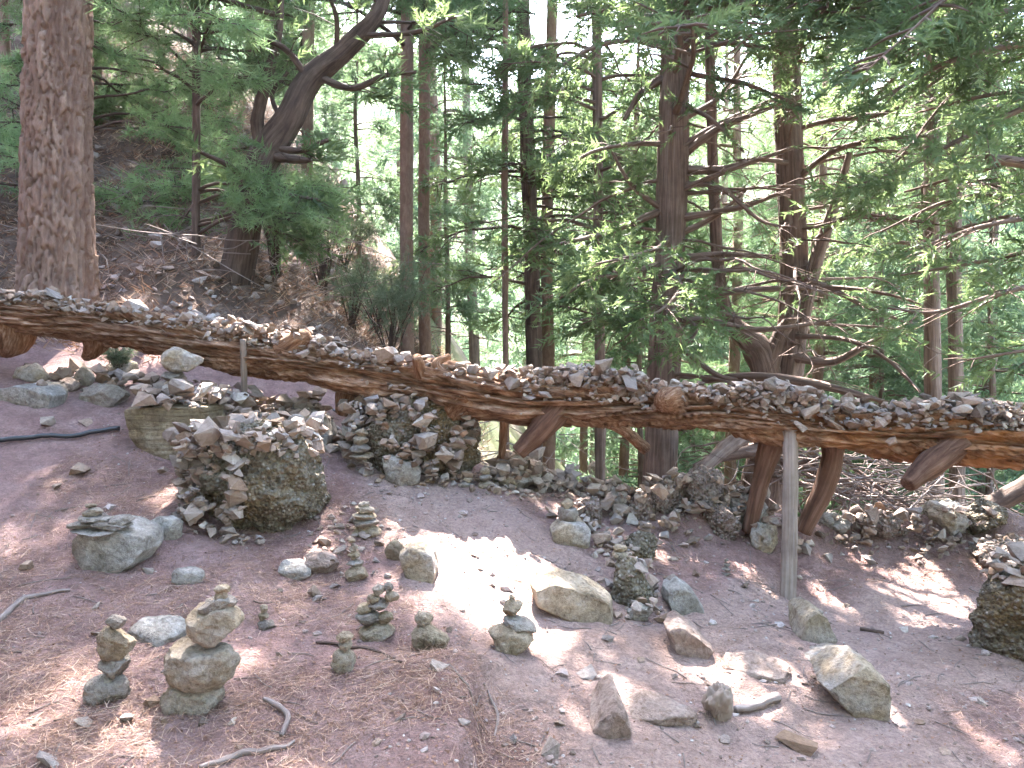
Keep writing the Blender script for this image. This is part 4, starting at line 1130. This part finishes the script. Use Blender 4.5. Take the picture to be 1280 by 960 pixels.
# cypress in the middle with bare limbs
tc = trunk_curve([(826,600,9.5),(830,480,9.5),(838,300,9.5),(842,150,9.5),(846,0,9.5)], 15)
ex = [([(850,212,9.5),(900,212,9.3),(945,200,9.2)],[15,12,9],.15), ([(850,196,9.5),(900,160,9.3),(960,135,9.2),(1005,112,9.1)],[14,11,8,5],.45),
      ([(850,185,9.4),(895,158,9.6),(975,120,9.7)],[13,10,6],.2), ([(850,273,9.5),(890,266,9.3),(930,258,9.2),(980,240,9.0)],[13,10,8,5],.2),
      ([(850,292,9.5),(895,270,9.4),(935,235,9.4)],[10,8,4],0), ([(850,322,9.5),(910,318,9.4),(978,322,9.2)],[11,9,6],0), ([(848,388,9.5),(890,370,9.3),(940,362,9.2),(1005,360,9.1)],[12,11,10,7],0),
      ([(846,404,9.5),(880,400,9.2),(950,412,9.0),(1045,400,8.9)],[12,10,9,5],0), ([(826,98,9.5),(800,118,9.4),(780,150,9.3)],[13,10,6],.8), ([(828,262,9.5),(790,232,9.3),(765,190,9.2)],[9,7,4],.7),
      ([(830,262,9.5),(760,290,9.2),(700,305,9.0)],[12,9,5],.8), ([(826,330,9.5),(790,340,8.8),(740,350,8.4),(700,372,8.2)],[10,8,6,4],1.0), ([(828,380,9.4),(800,390,8.7),(760,395,8.3),(725,400,8.1)],[9,7,5,3],1.0),
      ([(834,300,9.4),(822,310,8.7),(790,320,8.2),(745,330,7.9)],[9,7,5,3],1.0), ([(842,340,9.3),(850,360,8.6),(830,385,8.1),(800,400,7.8)],[9,7,5,3],.9), ([(846,390,9.3),(870,410,8.7),(860,430,8.3)],[8,6,3],.9),
      ([(850,150,9.5),(900,120,9.8),(940,60,10)],[10,8,4],.4), ([(836,60,9.5),(790,50,9.2),(740,60,9.0),(690,90,8.9)],[11,9,7,4],1.0), ([(836,20,9.5),(780,10,9.4),(720,20,9.3)],[10,8,5],1.0), ([(850,70,9.5),(900,55,9.2),(960,60,9.0),(1010,80,8.9)],[10,8,6,4],1.0), ([(850,20,9.5),(900,10,9.3),(960,15,9.1)],[10,8,5],1.0), ([(832,180,9.5),(790,180,9.2),(740,190,9.0),(700,215,8.9)],[9,7,5,3],1.0), ([(852,130,9.5),(890,150,9.0),(930,190,8.8)],[8,6,4],.35), ([(850,230,9.5),(900,235,9.0),(950,275,8.8),(990,285,8.7)],[8,7,5,3],.35), ([(845,240,9.5),(905,215,9.0),(990,185,8.8)],[9,8,5],.3), ([(846,430,9.5),(900,470,9.2),(960,475,9.0)],[9,8,5],0)]
near_tree("cypress_tree", "stout straight cypress trunk with many bare horizontal limbs behind the log", tc, [.27,.21,.19,.178,.17,.16,.15,.12,.08,.03], M["cbark"], 'cyp', 4.4, 14.8, 46,
          lambda f: 2.9 * (1 - .7 * f), 102, streak_bark(9, .02), 48, 260, .3, .35, extra=ex, dens=6, ka=7, leaf=1.0, uncut=True, n_bare=22)

# forked cypress right of it
tc = trunk_curve([(955,610,10),(965,540,10),(984,460,10),(992,330,10),(987,200,10),(980,0,10)], 14)
ex = [([(970,520,10),(950,440,10),(905,385,10),(893,250,10),(888,100,10),(884,-60,10)],[52,46,20,17,15,11],0), ([(958,470,10),(975,420,9.9),(992,395,9.8)],[36,24,18],0),
      ([(992,480,10),(1002,400,9.9),(1022,320,9.8),(1050,235,9.7),(1062,190,9.6)],[28,24,20,15,8],.3), ([(988,446,9.9),(1040,452,9.6),(1085,430,9.4),(1140,402,9.2)],[16,13,9,5],0),
      ([(880,476,9.6),(940,470,9.0),(1010,478,8.7),(1060,490,8.5),(1105,502,8.4)],[9,13,14,12,6],0), ([(996,345,9.8),(1040,362,9.6),(1085,384,9.3),(1130,402,9.0)],[11,9,6,4],0),
      ([(1000,358,9.8),(1055,360,9.5),(1110,368,9.2),(1150,380,9)],[8,7,5,3],.3), ([(995,420,9.8),(1060,425,9.4),(1110,450,9.0),(1150,490,8.8)],[9,7,6,4],0), ([(985,165,10),(1040,150,9.8),(1110,140,9.5),(1200,80,9)],[9,8,7,5],.4),
      ([(988,232,10),(1040,190,9.7),(1100,175,9.4),(1160,170,9)],[10,9,7,5],.7), ([(1020,300,9.8),(1060,270,9.5),(1110,270,9)],[9,7,4],.9), ([(990,205,10),(960,200,9.5),(920,200,9.2)],[8,7,4],.9),
      ([(960,560,9.9),(900,570,9.5),(870,585,9.2)],[24,20,12],0), ([(975,575,9.8),(1050,600,9.2),(1120,630,8.8),(1160,640,8.6)],[12,10,8,5],0), ([(980,600,9.8),(1060,615,9.2),(1130,600,8.8)],[9,8,5],0),
      ([(975,590,9.6),(1040,570,9.0),(1100,610,8.5),(1150,640,8.2)],[8,7,6,4],0), ([(985,540,9.9),(1040,560,9.3),(1080,600,8.8),(1120,655,8.3)],[9,8,7,5],0), ([(985,560,9.7),(1030,590,9.0),(1060,640,8.4)],[8,6,4],0),
      ([(930,545,9.5),(905,562,9.0),(878,588,8.6)],[26,24,20],0)]
near_tree("cypress_tree", "forked cypress with a leaning second stem and a tangle of dead lower limbs", tc, [.36,.28,.19,.175,.165,.16,.15,.11,.07,.03], M["cbark"], 'cyp', 4.2, 13.8, 38,
          lambda f: 2.7 * (1 - .7 * f), 103, streak_bark(19, .018), 40, 220, .3, .3, extra=ex, dens=6, ka=7, n_bare=30, bare_z=(-.6, 4.6))

# dark twisted tree on the slope
tc = trunk_curve([(298,330,10.40),(306,285,10.40),(318,240,10.40),(332,196,10.40),(362,150,10.40),(388,100,10.40),(432,62,10.40),(470,20,10.40),(492,-40,10.40)], None)
ex = [([(330,200,10.40),(322,150,10.32),(335,95,10.24),(348,40,10.24),(352,-30,10.24)],[24,20,16,12,8],.5), ([(395,95,10.40),(440,110,10.24),(480,95,10.08),(520,90,10.00)],[12,10,8,4],.8), ([(340,185,10.40),(375,188,10.16),(410,175,10.00)],[14,10,6],.8),
      ([(355,155,10.40),(340,120,10.40),(360,90,10.40)],[9,7,5],.3), ([(335,195,10.40),(375,200,10.08),(388,200,10.00)],[18,12,5],.2), ([(385,100,10.40),(355,60,10.08),(300,40,9.92)],[12,9,5],.9), ([(450,45,10.40),(520,40,10.08),(570,20,9.92)],[10,7,4],.9),
      ([(318,240,10.40),(290,210,10.00),(250,190,9.76)],[12,9,5],1.0), ([(322,215,10.40),(350,240,9.9),(400,250,9.6)],[10,7,4],1.0), ([(312,262,10.40),(340,285,9.9),(380,300,9.7)],[9,6,4],1.0), ([(350,20,10.24),(280,0,10.00),(230,-10,9.84)],[9,7,4],.9), ([(420,70,10.40),(420,20,10.16),(400,-30,9.92)],[9,7,4],1)]
near_tree("twisted_tree", "dark twisted tree with a heavy leaning limb on the slope behind the log", tc, [.25,.225,.205,.20,.205,.18,.16,.13,.10,.07], M["dbark"], 'cyp', 5.0, 6.8, 6, lambda f: 1.6, 104, streak_bark(29, .02), 30, 120, .4, .3, extra=ex, leaf=1.15)

# dense dark cypress beyond the gap, and its neighbours
tc = trunk_curve([(668,600,14),(668,480,14),(664,300,14),(656,100,14),(654,0,14)], 15.5)
near_tree("cypress_tree", "dense dark green cypress filling the gap beyond the log", tc, [.17,.16,.15,.14,.13,.12,.10,.08,.05,.02], M["dbark"], 'cyp', 2.2, 15, 95, lambda f: 2.6 * (1 - .55 * f), 105, None, 18, 80, .2, .35, leaf=1.3, dens=5.5, ka=6, kfol=12)
tc = trunk_curve([(686,600,15),(686,460,15),(684,300,15),(690,0,15)], 15)
near_tree("pine_tree", "slim reddish pine close beside the dense dark cypress", tc, [.14,.13,.12,.11,.10,.08,.05,.02], M["bark"], 'pine', 8.0, 14.5, 18, lambda f: 2.2 * (1 - .5 * f), 106, None, 14, 60, leaf=1.6, kfol=14, bmat=M["dbark"])
tc = trunk_curve([(750,610,11.8),(750,480,11.8),(748,300,11.8),(746,0,11.8)], 13.5)
near_tree("cypress_tree", "slender leafy cypress crowding the stout bare limbed trunk", tc, [.085,.08,.08,.075,.07,.06,.04,.02], M["cbark"], 'cyp', 3.0, 13.2, 62, lambda f: 1.75 * (1 - .35 * f), 116, None, 14, 60, .15, .4, leaf=1.15, dens=6.5, ka=7, kfol=12)
# paired trunks at the bank
for px, Y, lab, sd in ((1168, 11.5, "left hand stem", 107), (1196, 12, "right hand stem", 108)):
    tc = trunk_curve([(px,640,Y),(px-2,450,Y),(px-4,250,Y),(px-2,0,Y)], 14)
    near_tree("cypress_tree", "slim brown cypress, the %s of the close pair beyond the bank" % ("thicker" if sd == 107 else "thinner"), tc, [.145 if sd == 107 else .12,.13 if sd == 107 else .11,.11,.10,.09,.07,.05,.02], M["cbark"], 'cyp', 2.9, 13.5, 36,
              lambda f: 2.1 * (1 - .55 * f), sd, None, 16, 70, .15, .4, leaf=1.1, dens=6, ka=6, kfol=12, bare=.15)
# tree at the edge whose boughs hang in from the right
tc = trunk_curve([(1400,640,7.6),(1395,400,7.6),(1390,100,7.6),(1388,-200,7.6)], 13)
ex = [([(1390,80,7.6),(1330,50,7.5),(1260,58,7.4),(1180,80,7.4),(1090,130,7.5)],[14,12,10,8,4],1.0), ([(1390,205,7.6),(1300,205,7.4),(1235,198,7.3)],[20,18,14],.1),
      ([(1390,140,7.6),(1300,130,7.5),(1210,170,7.5),(1120,215,7.5),(1060,235,7.5)],[12,10,8,6,3],1.0), ([(1388,20,7.6),(1290,10,7.6),(1200,30,7.6),(1120,70,7.6)],[12,10,7,4],1.0),
      ([(1390,260,7.6),(1300,270,7.4),(1220,285,7.3),(1150,310,7.3)],[12,9,6,3],1.0), ([(1392,340,7.6),(1320,350,7.3),(1240,370,7.2),(1170,390,7.2),(1110,385,7.3)],[11,9,7,5,3],1.0),
      ([(1394,420,7.6),(1330,430,7.4),(1270,440,7.3),(1210,450,7.3)],[10,7,5,3],1.0), ([(1388,-40,7.6),(1300,-20,7.8),(1190,20,8.2),(1080,40,8.4),(1010,50,8.6)],[12,10,8,6,4],1.0), ([(1390,170,7.6),(1310,190,8.0),(1220,215,8.3),(1130,240,8.5)],[10,8,6,3],1.0), ([(1390,300,7.6),(1310,310,8.0),(1210,330,8.3),(1120,345,8.4)],[10,8,6,3],1.0), ([(1390,40,7.6),(1300,60,8.0),(1200,110,8.2),(1130,190,8.3)],[10,8,6,3],1.0), ([(1390,100,7.6),(1310,110,7.9),(1230,120,8.2),(1150,140,8.4)],[10,8,6,3],1.0), ([(1390,230,7.6),(1290,240,7.9),(1190,250,8.1),(1100,290,8.2)],[11,9,6,3],1.0)]
near_tree("cypress_tree", "big dark cypress at the bend whose boughs hang over the bank", tc, [.24,.22,.21,.20,.19,.15,.10,.05,.02], M["cbark"], 'cyp', 4.5, 12.6, 40, lambda f: 3.4 * (1 - .6 * f), 109, None, 20, 70, .15, .4, extra=ex, dens=8, ka=10)

# tall pines whose crowns roof the slope
for px, Y, lab, sd, z0_, L_ in ((509, 13.2, "tall pine with a bare brown stem beside its thinner twin", 111, 6.6, 3.0), (531, 14.6, "thin bare stemmed pine, the slimmer of the twin pines", 112, 7.0, 2.8), (632, 12.4, "slim red stemmed pine in front of the dense dark cypress", 113, 7.4, 2.6),
                            (246, 10.4, "leafy pine whose bright boughs hang over the brown hillside", 114, 2.9, 2.1), (385, 15.5, "tall pine standing behind the twisted tree", 115, 6.5, 3.2), (110, 13.0, "leafy pine toned sunlit green right behind the massive trunk", 117, 3.6, 2.8)):
    tc = trunk_curve([(px, 420, Y), (px - 1, 250, Y), (px, 0, Y)], 14.5 if sd not in (114, 117) else 12)
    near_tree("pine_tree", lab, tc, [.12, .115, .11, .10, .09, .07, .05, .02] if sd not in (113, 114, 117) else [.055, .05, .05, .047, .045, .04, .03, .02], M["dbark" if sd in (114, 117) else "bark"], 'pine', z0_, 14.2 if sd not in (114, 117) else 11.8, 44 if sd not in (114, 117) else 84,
              lambda f: L_ * (1 - .5 * f), sd, None, 14, 60, .3, .3, leaf=1.45, dens=6.5, ka=8, kfol=11 if sd not in (114, 117) else 12, nw=.006 if sd not in (114, 117) else .009, rnd0=.4 if sd not in (114, 117) else .65, bmat=M["dbark"], leafmat=M["pine_sunlit" if sd in (114, 117) else "pine"])

# ------------------------------------------------------------------ shared crowns for the thinner trees behind
def proto(kind, seed, H, r0, z0, n_limb, Lf, leaf, kf, rise=.2, droop=.35, dens=6.5, ka=6.5):
    rng = np.random.default_rng(seed)
    c = np.array([[0, 0, -.6], [.03, 0, H * .25], [-.05, .04, H * .5], [.04, -.03, H * .75], [0, 0, H]])
    tr, fo = MB(), MB()
    V, T, Q, lc = tube(c, [r0, r0 * .9, r0 * .75, r0 * .5, r0 * .12], 12, 40, streak_bark(seed, r0 * .08)); tr.add(V, T, Q, .5, lc)
    for i_ in range(n_limb):
        f = (i_ + rng.random()) / n_limb; z = z0 + (H - z0 - .2) * f
        b = along(c, z); L = Lf(f) * rng.uniform(.7, 1.2)
        P = limb(b, rng.uniform(0, 6.28), L, rise * rng.uniform(.3, 1.6), droop, rng, 6)
        V, T, Q, lc = tube(P, np.linspace(min(.012 * L + .008, r0 * .5), .004, 6), 5); tr.add(V, T, Q, .5, lc)
        A, D = grow_subs(P, L, rng, tr, .012, .25, dens, ka, 3)
        if kind == 'cyp': cyp_foliage(fo, A, D, rng, leaf, kf, rnd0=.45)
        else: pine_foliage(fo, A, D, rng, leaf, kf, rnd0=.5)
    for i_ in range(10):                          # dead snags below the crown
        z = rng.uniform(1.0, z0); L = rng.uniform(.3, 1.1)
        P = limb(along(c, z), rng.uniform(0, 6.28), L, .1, .3, rng, 5); V, T, Q, lc = tube(P, np.linspace(.014, .004, 5), 4); tr.add(V, T, Q, .5, lc)
    return tr.mesh("tree_trunk"), fo.mesh("tree_crown", False)
PR = {
    'pa': proto('pine', 501, 14, .13, 5.5, 34, lambda f: 2.4 * (1 - .6 * f) + .3, 1.7, 13),
    'pb': proto('pine', 502, 12, .11, 3.0, 38, lambda f: 2.3 * (1 - .6 * f) + .3, 1.7, 13),
    'ca': proto('cyp', 503, 13, .12, 2.2, 52, lambda f: 1.9 * (1 - .7 * f) + .3, 1.5, 11),
    'cb': proto('cyp', 504, 10, .09, 1.2, 46, lambda f: 1.6 * (1 - .7 * f) + .3, 1.5, 11),
}
def std_tree(kind, px, Y, s, label, group, rz, mat=None, fol=None, zs=None):
    t_me, f_me = PR[kind]
    x = (px - 640) / F * Y; g = G1(x, Y)
    root = empty("pine_tree" if kind[0] == 'p' else "cypress_tree", (x, Y, g), label, "tree", group)
    root.rotation_euler = (RNG.normal() * .015, RNG.normal() * .015, rz); root.scale = (s, s, s * (zs or 1))
    obj("trunk", t_me, None, root); obj("crown", f_me, None, root)
    return root
for k_, (t_me, f_me) in PR.items():
    t_me.materials.append(M["bark" if k_[0] == 'p' else "cbark"]); f_me.materials.append(M["pine" if k_[0] == 'p' else "far"])
LP = "thin straight pine trunk among the sunlit trees beyond the log"; LC = "slender cypress with bushy green boughs in the wood beyond the log"
for k_, (kd, px, Y, s) in enumerate([('pa',545,19,1.1),('pb',778,16,1.0),('ca',1130,17,1.2),('ca',1230,15,1.1),('pb',1010,19,1.3),('pb',1180,21,1.4),('pb',900,23,1.5),('pa',1016,15,.95),('pa',915,16,1.05),
        ('pb',130,15,.9),('pb',20,14.5,.9),('pb',160,19,1.0),('pb',90,21,1.0),('pb',270,16,.8),('pb',320,19,.9),('cb',40,18,1.0),('cb',180,23,1.2),('cb',240,25,1.2),('pa',250,20,1.1),('pb',390,19,1.0),('pa',1090,17,1.1),('pb',730,20,1.0)]):
    std_tree(kd, px, Y, s, LC if kd[0] == "c" else LP if kd == 'pa' else "bushy pine with light green needles in the wood behind the log", "slender cypresses in the wood" if kd[0] == "c" else "thin pines behind the log" if kd == 'pa' else "bushy pines behind the log", k_ * 1.3)
rr = np.random.default_rng(77)
for k_ in range(38):
    Y = 25 + 38 * (k_ / 38) ** 1.2; px = -150 + 1580 * ((k_ * .618) % 1.0)
    kd = ['ca', 'cb', 'pb', 'ca'][k_ % 4]
    std_tree(kd, px, Y, rr.uniform(1.5, 2.1) * (.7 if px < 420 else 1), LC if kd[0] == 'c' else "bushy pine with light green needles in the wood behind the log", "slender cypresses in the wood" if kd[0] == 'c' else "bushy pines behind the log", k_ * 2.1)
for k_, (px, Y, s) in enumerate([(800,15,.8),(1110,14,.8),(1240,13,.8),(1290,16,1),(870,20,1),(1040,20,1),(960,24,1.1),(560,17,.7),(450,16,.6)]):
    std_tree('cb', px, Y, s, LC, "slender cypresses in the wood", k_ * 1.7)

# the wood goes on behind and beside the path
for k_ in range(22):
    a_ = math.radians(-118 + 236 * (k_ + .5) / 22) ; r_ = 5.5 + 5.5 * ((k_ * .618) % 1.0)
    bx_, by_ = math.sin(a_) * r_ * 1.25, -math.cos(a_) * r_
    if by_ > 3.0: continue
    g_ = G1(bx_, by_); kd = ['ca', 'cb', 'ca', 'pb'][k_ % 4]; s_ = 1.0 + .35 * ((k_ * .37) % 1)
    root = empty("pine_tree" if kd[0] == 'p' else "cypress_tree", (bx_, by_, g_), "forest tree standing across the path from the log", "tree", "trees across the path from the log")
    root.rotation_euler = (0, 0, k_ * 1.9); root.scale = (s_ * 1.25, s_ * 1.25, s_)
    obj("trunk", PR[kd][0], None, root); obj("crown", PR[kd][1], None, root)

# ------------------------------------------------------------------ bushes, sprig, dead brush
def bush(px, py, Y, h, w, seed, label, group=None, name="shrub", leaf=1.0, n=420, mat="bush"):
    rng = np.random.default_rng(seed)
    g = at(px, py, Y); g[2] = G1(g[0], g[1])
    root = empty(name, tuple(g), label, "shrub", group)
    st_, fo = MB(), MB()
    A, D = [], []
    for _ in range(16):
        az = rng.uniform(0, 6.28); sp = rng.uniform(.1, .55)
        e = np.array([math.cos(az) * w * sp, math.sin(az) * w * sp, h * rng.uniform(.55, 1.0)])
        P = np.array([[0, 0, -.05], e * [.35, .35, .45], e]) + rng.normal(size=(3, 3)) * .02 * h
        V, T, Q, lc = tube(P, [.007 * h + .003, .005 * h + .002, .002], 5, 7); st_.add(V, T, Q, .5, lc)
        k = n // 16; f = rng.uniform(.35, 1.05, k)
        A.append(P[1] + np.outer(f, P[2] - P[1]) + rng.normal(size=(k, 3)) * .10 * h); D.append(unit(e)[None] + rng.normal(size=(k, 3)) * .7)
    pine_foliage(fo, np.vstack(A), np.vstack(D), rng, leaf, 12, .08, .008, .5)
    obj("stem", st_.mesh("stems"), M["dbark"], root); obj("foliage", fo.mesh("bush_leaves", False), M[mat], root)
bush(487, 415, 10.5, 1.35, 1.1, 601, "grey green leafy shrub behind the log beside the thin pines", leaf=1.0, n=700)
bush(440, 420, 11, 1.0, .9, 602, "sparse olive shrub on the slope behind the log", n=300)
bush(150, 455, 7.9, .3, .3, 603, "small pale green sprig growing under the log", n=160, leaf=.8)
bush(345, 400, 11, 1.6, .7, 604, "dry upright shrub on the sunlit slope", n=240)
bush(404, 410, 12, 1.5, .7, 605, "thin twiggy shrub beyond the stake", n=200)
for k_, (px, py, Y) in enumerate([(380,330,14),(430,340,15),(470,350,13),(900,600,13),(1080,620,13),(1250,600,12),(1150,600,15)]):
    bush(px, py, Y, 1.2, 1.3, 620 + k_, "low bushy undergrowth among the trees behind the log", "undergrowth shrubs", n=260, leaf=1.5)

def brush(name, label, pts, n, L, w, seed, spread):
    rng = np.random.default_rng(seed); m = MB(); C = np.array([at(*p) for p in pts])
    for _ in range(n):
        c = C[rng.integers(len(C))] + rng.normal(size=3) * spread
        g = G1(c[0], c[1]); c[2] = max(g + .02, min(c[2], g + 1.2)) if c[2] < g + 1.2 else c[2]
        az = rng.uniform(0, 6.28); l = L * rng.uniform(.4, 1.3)
        d = np.array([math.cos(az), math.sin(az) * .6, rng.normal() * .35]); d = unit(d)
        P = np.array([c - d * l / 2, c + rng.normal(size=3) * .05 * l, c + d * l / 2])
        V, T, Q, lc = tube(P, [w, w * .8, w * .3], 4, 6); m.add(V, T, Q, .5, lc)
    return tag(obj(name, m.mesh(name), M["dead"]), label, "brush", kind="stuff")
brush("dead_brush", "tangle of dead branches below the log beyond the bank", [(1050,600,8.6),(1100,620,8.6),(1150,610,8.8),(1080,580,9),(1200,630,9)], 130, 1.5, .010, 71, (.5, .4, .25))
brush("hillside_brush", "dry dead twigs littering the hillside behind the log", [(150,300,11.5),(200,330,10.6),(250,270,13),(220,220,15),(300,330,11.5),(350,340,11.6),(160,180,16),(280,200,16),(400,380,11.2)], 420, 1.1, .008, 72, (.8, .8, .3))
def hill_stones():
    rng = np.random.default_rng(88); out = []
    for _ in range(420):
        p = hit(rng.uniform(110, 470), rng.uniform(150, 412), 8.4, 26)
        if p[1] > 25: continue
        r = float(np.clip(rng.lognormal(math.log(.05), .5), .02, .2)) * p[1] / 13
        out.append((p[0], p[1], GI(p[0], p[1])[0] + r * .2, r))
    return out
stone_mass("hillside_stones", hill_stones(), "stones and clods scattered over the hillside behind the log", mat="gravel")
rng = np.random.default_rng(89); n = 26000
x = rng.uniform(-9, -.5, n); y = rng.uniform(8.2, 18, n); az = rng.uniform(0, 6.28, n)
V, T = blades(np.c_[x, y, GI(x, y) + .01], unit(np.c_[np.cos(az), np.sin(az), rng.uniform(0, .9, n)]), rng.uniform(.06, .28, n), rng.uniform(.008, .02, n), rng)
m = MB(); m.add(V, T, None, np.repeat(rng.random(n), 3))
tag(obj("hillside_litter", m.mesh("hill_litter", False), M["needle"]), "dry grass and needle litter on the hillside behind the log", "litter", kind="stuff")
brush("bank_brush", "dry sticks hanging below the log in the middle gap", [(600,560,8.2),(700,560,8.6),(560,540,8.4)], 40, .7, .006, 73, (.35, .3, .2))

# ------------------------------------------------------------------ litter
rng = np.random.default_rng(91)
n = 200000
x = rng.uniform(-3.6, 4.6, n); y = 2.5 + 5.3 * rng.random(n) ** 1.3
lit = litter_at(x, y); cl = fbm(np.c_[x * 2.2, y * 2.2, x * 0], 3, 55)
k = rng.random(n) < np.clip(lit * np.where(x < .3, .9, .35) * (.6 + .8 * cl) + .015, 0, 1)
x, y = x[k], y[k]; n = len(x)
az = rng.uniform(0, 6.28, n); tilt = rng.normal(size=n) * .16
L = rng.uniform(.06, .13, n)
D = np.c_[np.cos(az), np.sin(az), tilt]
z = GI(x, y) + .004 + np.abs(rng.normal(size=n)) * .006
V, T = blades(np.c_[x, y, z], unit(D), L, rng.uniform(.0016, .0036, n), rng, np.tile([0, 0, 1.0], (n, 1)) + .3 * rng.normal(size=(n, 3)))
mid = V.reshape(-1, 3, 3)[:, 2]; gz = GI(mid[:, 0], mid[:, 1]); V.reshape(-1, 3, 3)[:, 2, 2] = np.maximum(mid[:, 2], gz + .003)
m = MB(); m.add(V, T, None, np.repeat(rng.random(n), 3))
tag(obj("pine_needle_litter", m.mesh("needles", False), M["needle"]), "dry fallen pine needles strewn over the slope", "needles", kind="stuff")
n = 11000
x = rng.uniform(-3.6, 4.8, n); y = 2.6 + 5.0 * rng.random(n) ** 1.4
cl = fbm(np.c_[x * 1.3, y * 1.3, x * 0], 3, 57); k = rng.random(n) < .45 + .6 * cl
x, y = x[k], y[k]; z = GI(x, y); r = np.clip(rng.lognormal(math.log(.0065), .65, len(x)), .003, .045)
m = MB(); V0, T0 = ICO[0]
for a, b, c, q_ in zip(x, y, z, r):
    V = V0 * (1 + .25 * rng.normal(size=(12, 1))) * [q_, q_ * rng.uniform(.6, 1), q_ * .6]
    az = rng.uniform(0, 6.28); V = V @ np.array([[math.cos(az), -math.sin(az), 0], [math.sin(az), math.cos(az), 0], [0, 0, 1]])
    m.add(V + [a, b, c + q_ * .15], T0, None, rng.random())
tag(obj("gravel", m.mesh("gravel", False), M["gravel"]), "small loose gravel scattered over the dusty ground", "gravel", kind="stuff")
m = MB(); n = 420
x = rng.uniform(-3.4, 3.8, n); y = 2.6 + 4.8 * rng.random(n)
for a, b in zip(x, y):
    az = rng.uniform(0, 6.28); l = rng.uniform(.05, .26)
    s = np.linspace(-.5, .5, 5); P = np.c_[a + np.cos(az) * l * s, b + np.sin(az) * l * s + rng.normal() * .03 * s * s, s * 0]
    P[:, 2] = GI(P[:, 0], P[:, 1]) + .005
    V, T, Q, lc = tube(P, np.linspace(.004, .002, 5) * rng.uniform(.6, 1.3), 4); m.add(V, T, Q, .5, lc)
tag(obj("twig_litter", m.mesh("twigs"), M["dead"]), "little dry twigs scattered over slope and path", "twigs", kind="stuff")
n = 26000
x = rng.uniform(-3.6, 4.8, n); y = 2.5 + 5.4 * rng.random(n) ** 1.3
k = rng.random(n) < .25 + .6 * litter_at(x, y) * (.7 + .6 * fbm(np.c_[x * 3, y * 3, x * 0], 2, 59)); x, y = x[k], y[k]; n = len(x)
az = rng.uniform(0, 6.28, n)
V, T = blades(np.c_[x, y, GI(x, y) + .005], unit(np.c_[np.cos(az), np.sin(az), rng.uniform(0, .5, n)]), rng.uniform(.008, .026, n), rng.uniform(.006, .018, n), rng, np.tile([0, 0, 1.0], (n, 1)) + .4 * rng.normal(size=(n, 3)))
m = MB(); m.add(V, T, None, np.repeat(rng.random(n) * .6, 3))
tag(obj("bark_litter", m.mesh("flakes", False), M["needle"]), "crumbs of bark and dry leaf strewn over the ground", "litter", kind="stuff")
# single loose stones lying about
for k_, (px, py, w) in enumerate([(45,905,14),(62,955,26),(105,905,18),(160,900,20),(122,795,14),(36,710,18),(120,760,12),(185,715,14),(190,880,22),(205,905,16),(255,905,14),(290,905,12),(395,752,18),(425,690,16),(418,735,14),(560,790,12),(548,835,20),
        (585,690,6),(640,735,8),(700,905,14),(690,940,22),(960,880,10),(1040,905,10),(905,925,14),(1000,935,36),(1150,905,12),(1200,800,12),(1130,790,10),(1225,880,14),(1180,940,14),(870,720,10),(840,700,12),(930,735,14),(760,800,12),(735,845,22),(800,825,10),(1060,760,8),(300,935,10),(500,900,14),(470,930,12),(350,820,10),(580,905,16),(640,925,18),(100,590,24),(70,610,16),(205,590,12),(60,532,26),(110,530,14)]):
    g = hit(px, py); r = w * g[1] / F / 2
    add_stone(g[0], g[1], g[2] + r * .3, r * 1.1, "single loose stone lying on the bare ground", "loose stones on the ground", flat=.8)

rng = np.random.default_rng(95); m = MB(); n = 2200
y = rng.uniform(62, 300, n); x = rng.uniform(-.75, .75, n) * y; z = GI(x, y)
for a, b, c in zip(x, y, z):
    h_ = rng.uniform(5, 10); k_ = 46; t_ = rng.random(k_)
    P = np.c_[a + rng.normal(size=k_) * (1 - t_) * h_ * .20, b + rng.normal(size=k_) * (1 - t_) * h_ * .20, c + .6 + t_ * h_]
    V, T = blades(P, unit(rng.normal(size=(k_, 3)) + [0, 0, -.3]), rng.uniform(.6, 1.6, k_), rng.uniform(.4, .9, k_), rng)
    m.add(V, T, None, np.clip(rng.normal(.5, .2) + .15 * rng.normal(size=k_), 0, 1).repeat(3))
tag(obj("distant_wood", m.mesh("distant_wood", False), M["far"]), "pale wooded slope across the valley behind the trees", "wood", kind="stuff")
# ------------------------------------------------------------------ thin summer haze between the trees
HAZE = 0.0002
if HAZE:
    hx, hy0, hy1, hz0, hz1 = 2600, -900, 3600, -60, 150
    V = np.array([(x_, y_, z_) for x_ in (-hx, hx) for y_ in (hy0, hy1) for z_ in (hz0, hz1)], float)
    Q = [(0, 1, 3, 2), (4, 6, 7, 5), (0, 4, 5, 1), (2, 3, 7, 6), (0, 2, 6, 4), (1, 5, 7, 3)]
    hm_ = NT("haze"); pv = hm_.n("ShaderNodeVolumePrincipled")
    pv.inputs["Density"].default_value = HAZE; pv.inputs["Color"].default_value = (.9, .95, 1, 1); pv.inputs["Anisotropy"].default_value = .3
    hm_.l(pv.outputs[0], hm_.out.inputs["Volume"])
    tag(obj("haze", mk_mesh("haze", V, None, Q, False), hm_.m), "thin pale haze hanging in the air of the valley", "haze", kind="stuff")
tris = sum(len(me.polygons) for me in bpy.data.meshes)
print("objects", len(bpy.data.objects), "faces", tris)
